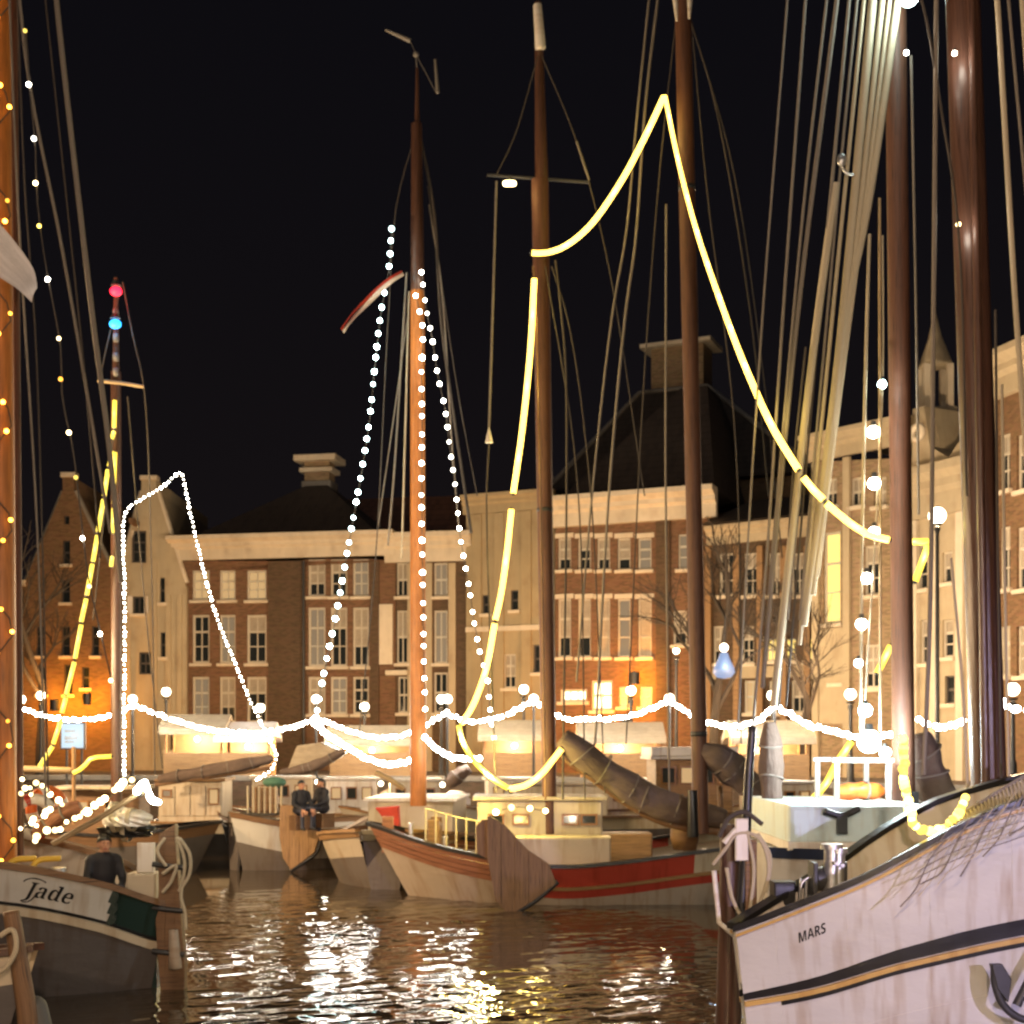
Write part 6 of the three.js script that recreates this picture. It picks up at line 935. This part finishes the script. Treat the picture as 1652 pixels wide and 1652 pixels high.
/* people: one continuous body each */
function bodyOf(pose) {
  const chains = pose.bones, lo = V(-0.55, -0.05, -0.5), size = 1.5;
  const skinAt = pose.skin;
  const field = (bones, N, c0, sz, k) => {
    const mc = new MarchingCubes(N, new THREE.MeshStandardMaterial(), false, false, 200000); mc.isolation = 0; mc.reset();
    const p = V();
    for (let z = 0; z < N; z++) for (let y = 0; y < N; y++) for (let x = 0; x < N; x++) {
      p.set(c0.x + x / N * sz, c0.y + y / N * sz, c0.z + z / N * sz); let acc = 0;
      for (const [a, b, ra, rb] of bones) { const abx = b[0] - a[0], aby = b[1] - a[1], abz = b[2] - a[2], t = clamp(((p.x - a[0]) * abx + (p.y - a[1]) * aby + (p.z - a[2]) * abz) / (abx * abx + aby * aby + abz * abz + 1e-9)); const d = Math.hypot(p.x - a[0] - abx * t, p.y - a[1] - aby * t, p.z - a[2] - abz * t) - lerp(ra, rb, t); acc += Math.exp(-d * k); }
      mc.field[x + y * N + z * N * N] = Math.log(acc + 1e-30) / k;
    }
    mc.update();
    const n = mc.count ?? mc.geometry.drawRange.count, pos = new Float32Array(n * 3), nor = new Float32Array(n * 3), col = new Float32Array(n * 3);
    for (let i = 0; i < n; i++) { const q = [0, 1, 2].map((j) => (mc.positionArray[i * 3 + j] + 1) / 2 * sz + [c0.x, c0.y, c0.z][j]); pos.set(q, i * 3); nor.set([0, 1, 2].map((j) => mc.normalArray[i * 3 + j]), i * 3); col.set(skinAt(q), i * 3); }
    const g = new THREE.BufferGeometry(); g.setAttribute('position', new THREE.BufferAttribute(pos, 3)); g.setAttribute('color', new THREE.BufferAttribute(col, 3)); const gg = mergeVertices(g, 1e-4); gg.computeVertexNormals(); return gg;
  };
  const parts = [field(chains, 90, lo, size, 55), field(pose.head, 64, V(-0.16, pose.headY - 0.16, -0.16 + pose.headZ), 0.36, 160), ...pose.hands.map((h) => field(h, 44, V(h[0][0][0] - 0.1, h[0][0][1] - 0.12, h[0][0][2] - 0.08), 0.22, 300))];
  return mergeGeometries(parts);
}
const SKIN = [0.42, 0.22, 0.14], COAT = [0.012, 0.012, 0.018], TROUSER = [0.03, 0.035, 0.06];
{
  // sitting, forearms on the knees, looking ahead
  const hy = 1.12, hz = 0.1;
  const hand = (s) => { const w = [s * 0.15, 0.52, 0.47], k = [s * 0.12, 0.47, 0.54], out = [[w, k, 0.03, 0.034], [k, [s * 0.1, 0.455, 0.56], 0.034, 0.028]]; for (let f = 0; f < 4; f++) { const x = s * (0.145 - f * 0.02), l = [0.028, 0.034, 0.036, 0.03][f]; out.push([[x, 0.455, 0.56], [x - s * 0.004, 0.44 - l * 0.5, 0.585 + l * 0.2], 0.0095, 0.009], [[x - s * 0.004, 0.44 - l * 0.5, 0.585 + l * 0.2], [x - s * 0.01, 0.42 - l, 0.575], 0.009, 0.0075]); } out.push([[s * 0.1, 0.49, 0.52], [s * 0.068, 0.48, 0.56], 0.013, 0.011], [[s * 0.068, 0.48, 0.56], [s * 0.06, 0.465, 0.59], 0.011, 0.009]); return out; };
  const pose = {
    bones: [[[0, 0.5, 0], [0, 0.72, 0.02], 0.15, 0.15], [[0, 0.72, 0.02], [0, 0.9, 0.05], 0.16, 0.14], [[-0.15, 0.92, 0.05], [0.15, 0.92, 0.05], 0.075, 0.075], [[0, 0.92, 0.06], [0, 1.04, 0.08], 0.06, 0.055],
      ...[-1, 1].flatMap((s) => [[[s * 0.1, 0.5, 0], [s * 0.14, 0.52, 0.42], 0.095, 0.068], [[s * 0.14, 0.52, 0.42], [s * 0.13, 0.1, 0.4], 0.062, 0.045], [[s * 0.13, 0.06, 0.38], [s * 0.15, 0.04, 0.56], 0.045, 0.036], [[s * 0.19, 0.9, 0.05], [s * 0.24, 0.66, 0.14], 0.062, 0.05], [[s * 0.24, 0.66, 0.14], [s * 0.15, 0.53, 0.45], 0.047, 0.033]])],
    head: [[[0, hy, hz], [0, hy + 0.05, hz - 0.02], 0.078, 0.088], [[0, hy - 0.05, hz + 0.035], [0, hy - 0.06, hz + 0.045], 0.045, 0.04], [[0, hy - 0.1, hz - 0.02], [0, hy - 0.02, hz - 0.02], 0.05, 0.055], [[0, hy + 0.03, hz + 0.085], [0, hy - 0.012, hz + 0.102], 0.012, 0.015], [[-0.022, hy - 0.045, hz + 0.082], [0.022, hy - 0.045, hz + 0.082], 0.008, 0.008], ...[-1, 1].flatMap((s) => [[[s * 0.085, hy + 0.02, hz - 0.01], [s * 0.088, hy - 0.02, hz - 0.005], 0.014, 0.01], [[s * 0.014, hy + 0.045, hz + 0.082], [s * 0.045, hy + 0.045, hz + 0.072], 0.01, 0.009]])],
    hands: [hand(-1), hand(1)], headY: hy, headZ: hz,
    skin: (q) => (q[1] > 1.03 ? (q[1] > hy + 0.02 && Math.abs(Math.abs(q[0]) - 0.03) < 0.012 && q[1] < hy + 0.035 && q[2] > hz + 0.07 ? [0.02, 0.015, 0.012] : q[1] > hy - 0.055 && q[1] < hy - 0.038 && q[2] > hz + 0.08 && Math.abs(q[0]) < 0.03 ? [0.35, 0.12, 0.1] : SKIN) : q[2] > 0.455 && q[1] < 0.54 && q[1] > 0.36 && Math.abs(q[0]) < 0.19 ? SKIN : q[1] < 0.08 ? [0.02, 0.018, 0.016] : q[2] > 0.2 && q[1] < 0.6 && !(q[1] > 0.53 && Math.abs(q[0]) > 0.17) ? TROUSER : q[1] < 0.46 ? TROUSER : COAT),
  };
  const bm = new THREE.MeshStandardMaterial({ vertexColors: true, roughness: 0.75 }); bm.name = 'person';
  const p0 = thing('person', 'person in black coat sitting on the left barge, hands on knees', 'person', P(166, 1424, 15.2).setY(0.66), 0.5); part(p0, 'body', bodyOf(pose), bm);
  const hr = new THREE.SphereGeometry(0.099, 24, 16, 0, Math.PI * 2, 0, Math.PI * 0.56).rotateX(-0.42).scale(0.98, 1.02, 1.06).translate(0, hy + 0.045, hz - 0.02); const hm = part(p0, 'hair', hr, MAT.hullBlack);
  part(p0, 'seat_box', bevel(-0.22, 0.22, 0, 0.36, -0.2, 0.2, 0.02), MAT.woodBrown); p0.scale.setScalar(0.82);
  const copy = (pos, turn, label) => { const c = p0.clone(); c.name = numbered('person'); c.position.copy(pos); c.rotation.y = turn; c.userData = { ...p0.userData, label }; scene.add(c); };
  copy(P(484, 1322, 28.2).setY(0.92), 0.6, 'person in black coat sitting behind the tan leeboard'); copy(P(522, 1318, 28.6).setY(0.95), -0.8, 'person in black coat sitting at the bow of the cream boat');
  scene.updateMatrixWorld(true);
}
renderer.render(scene, camera);
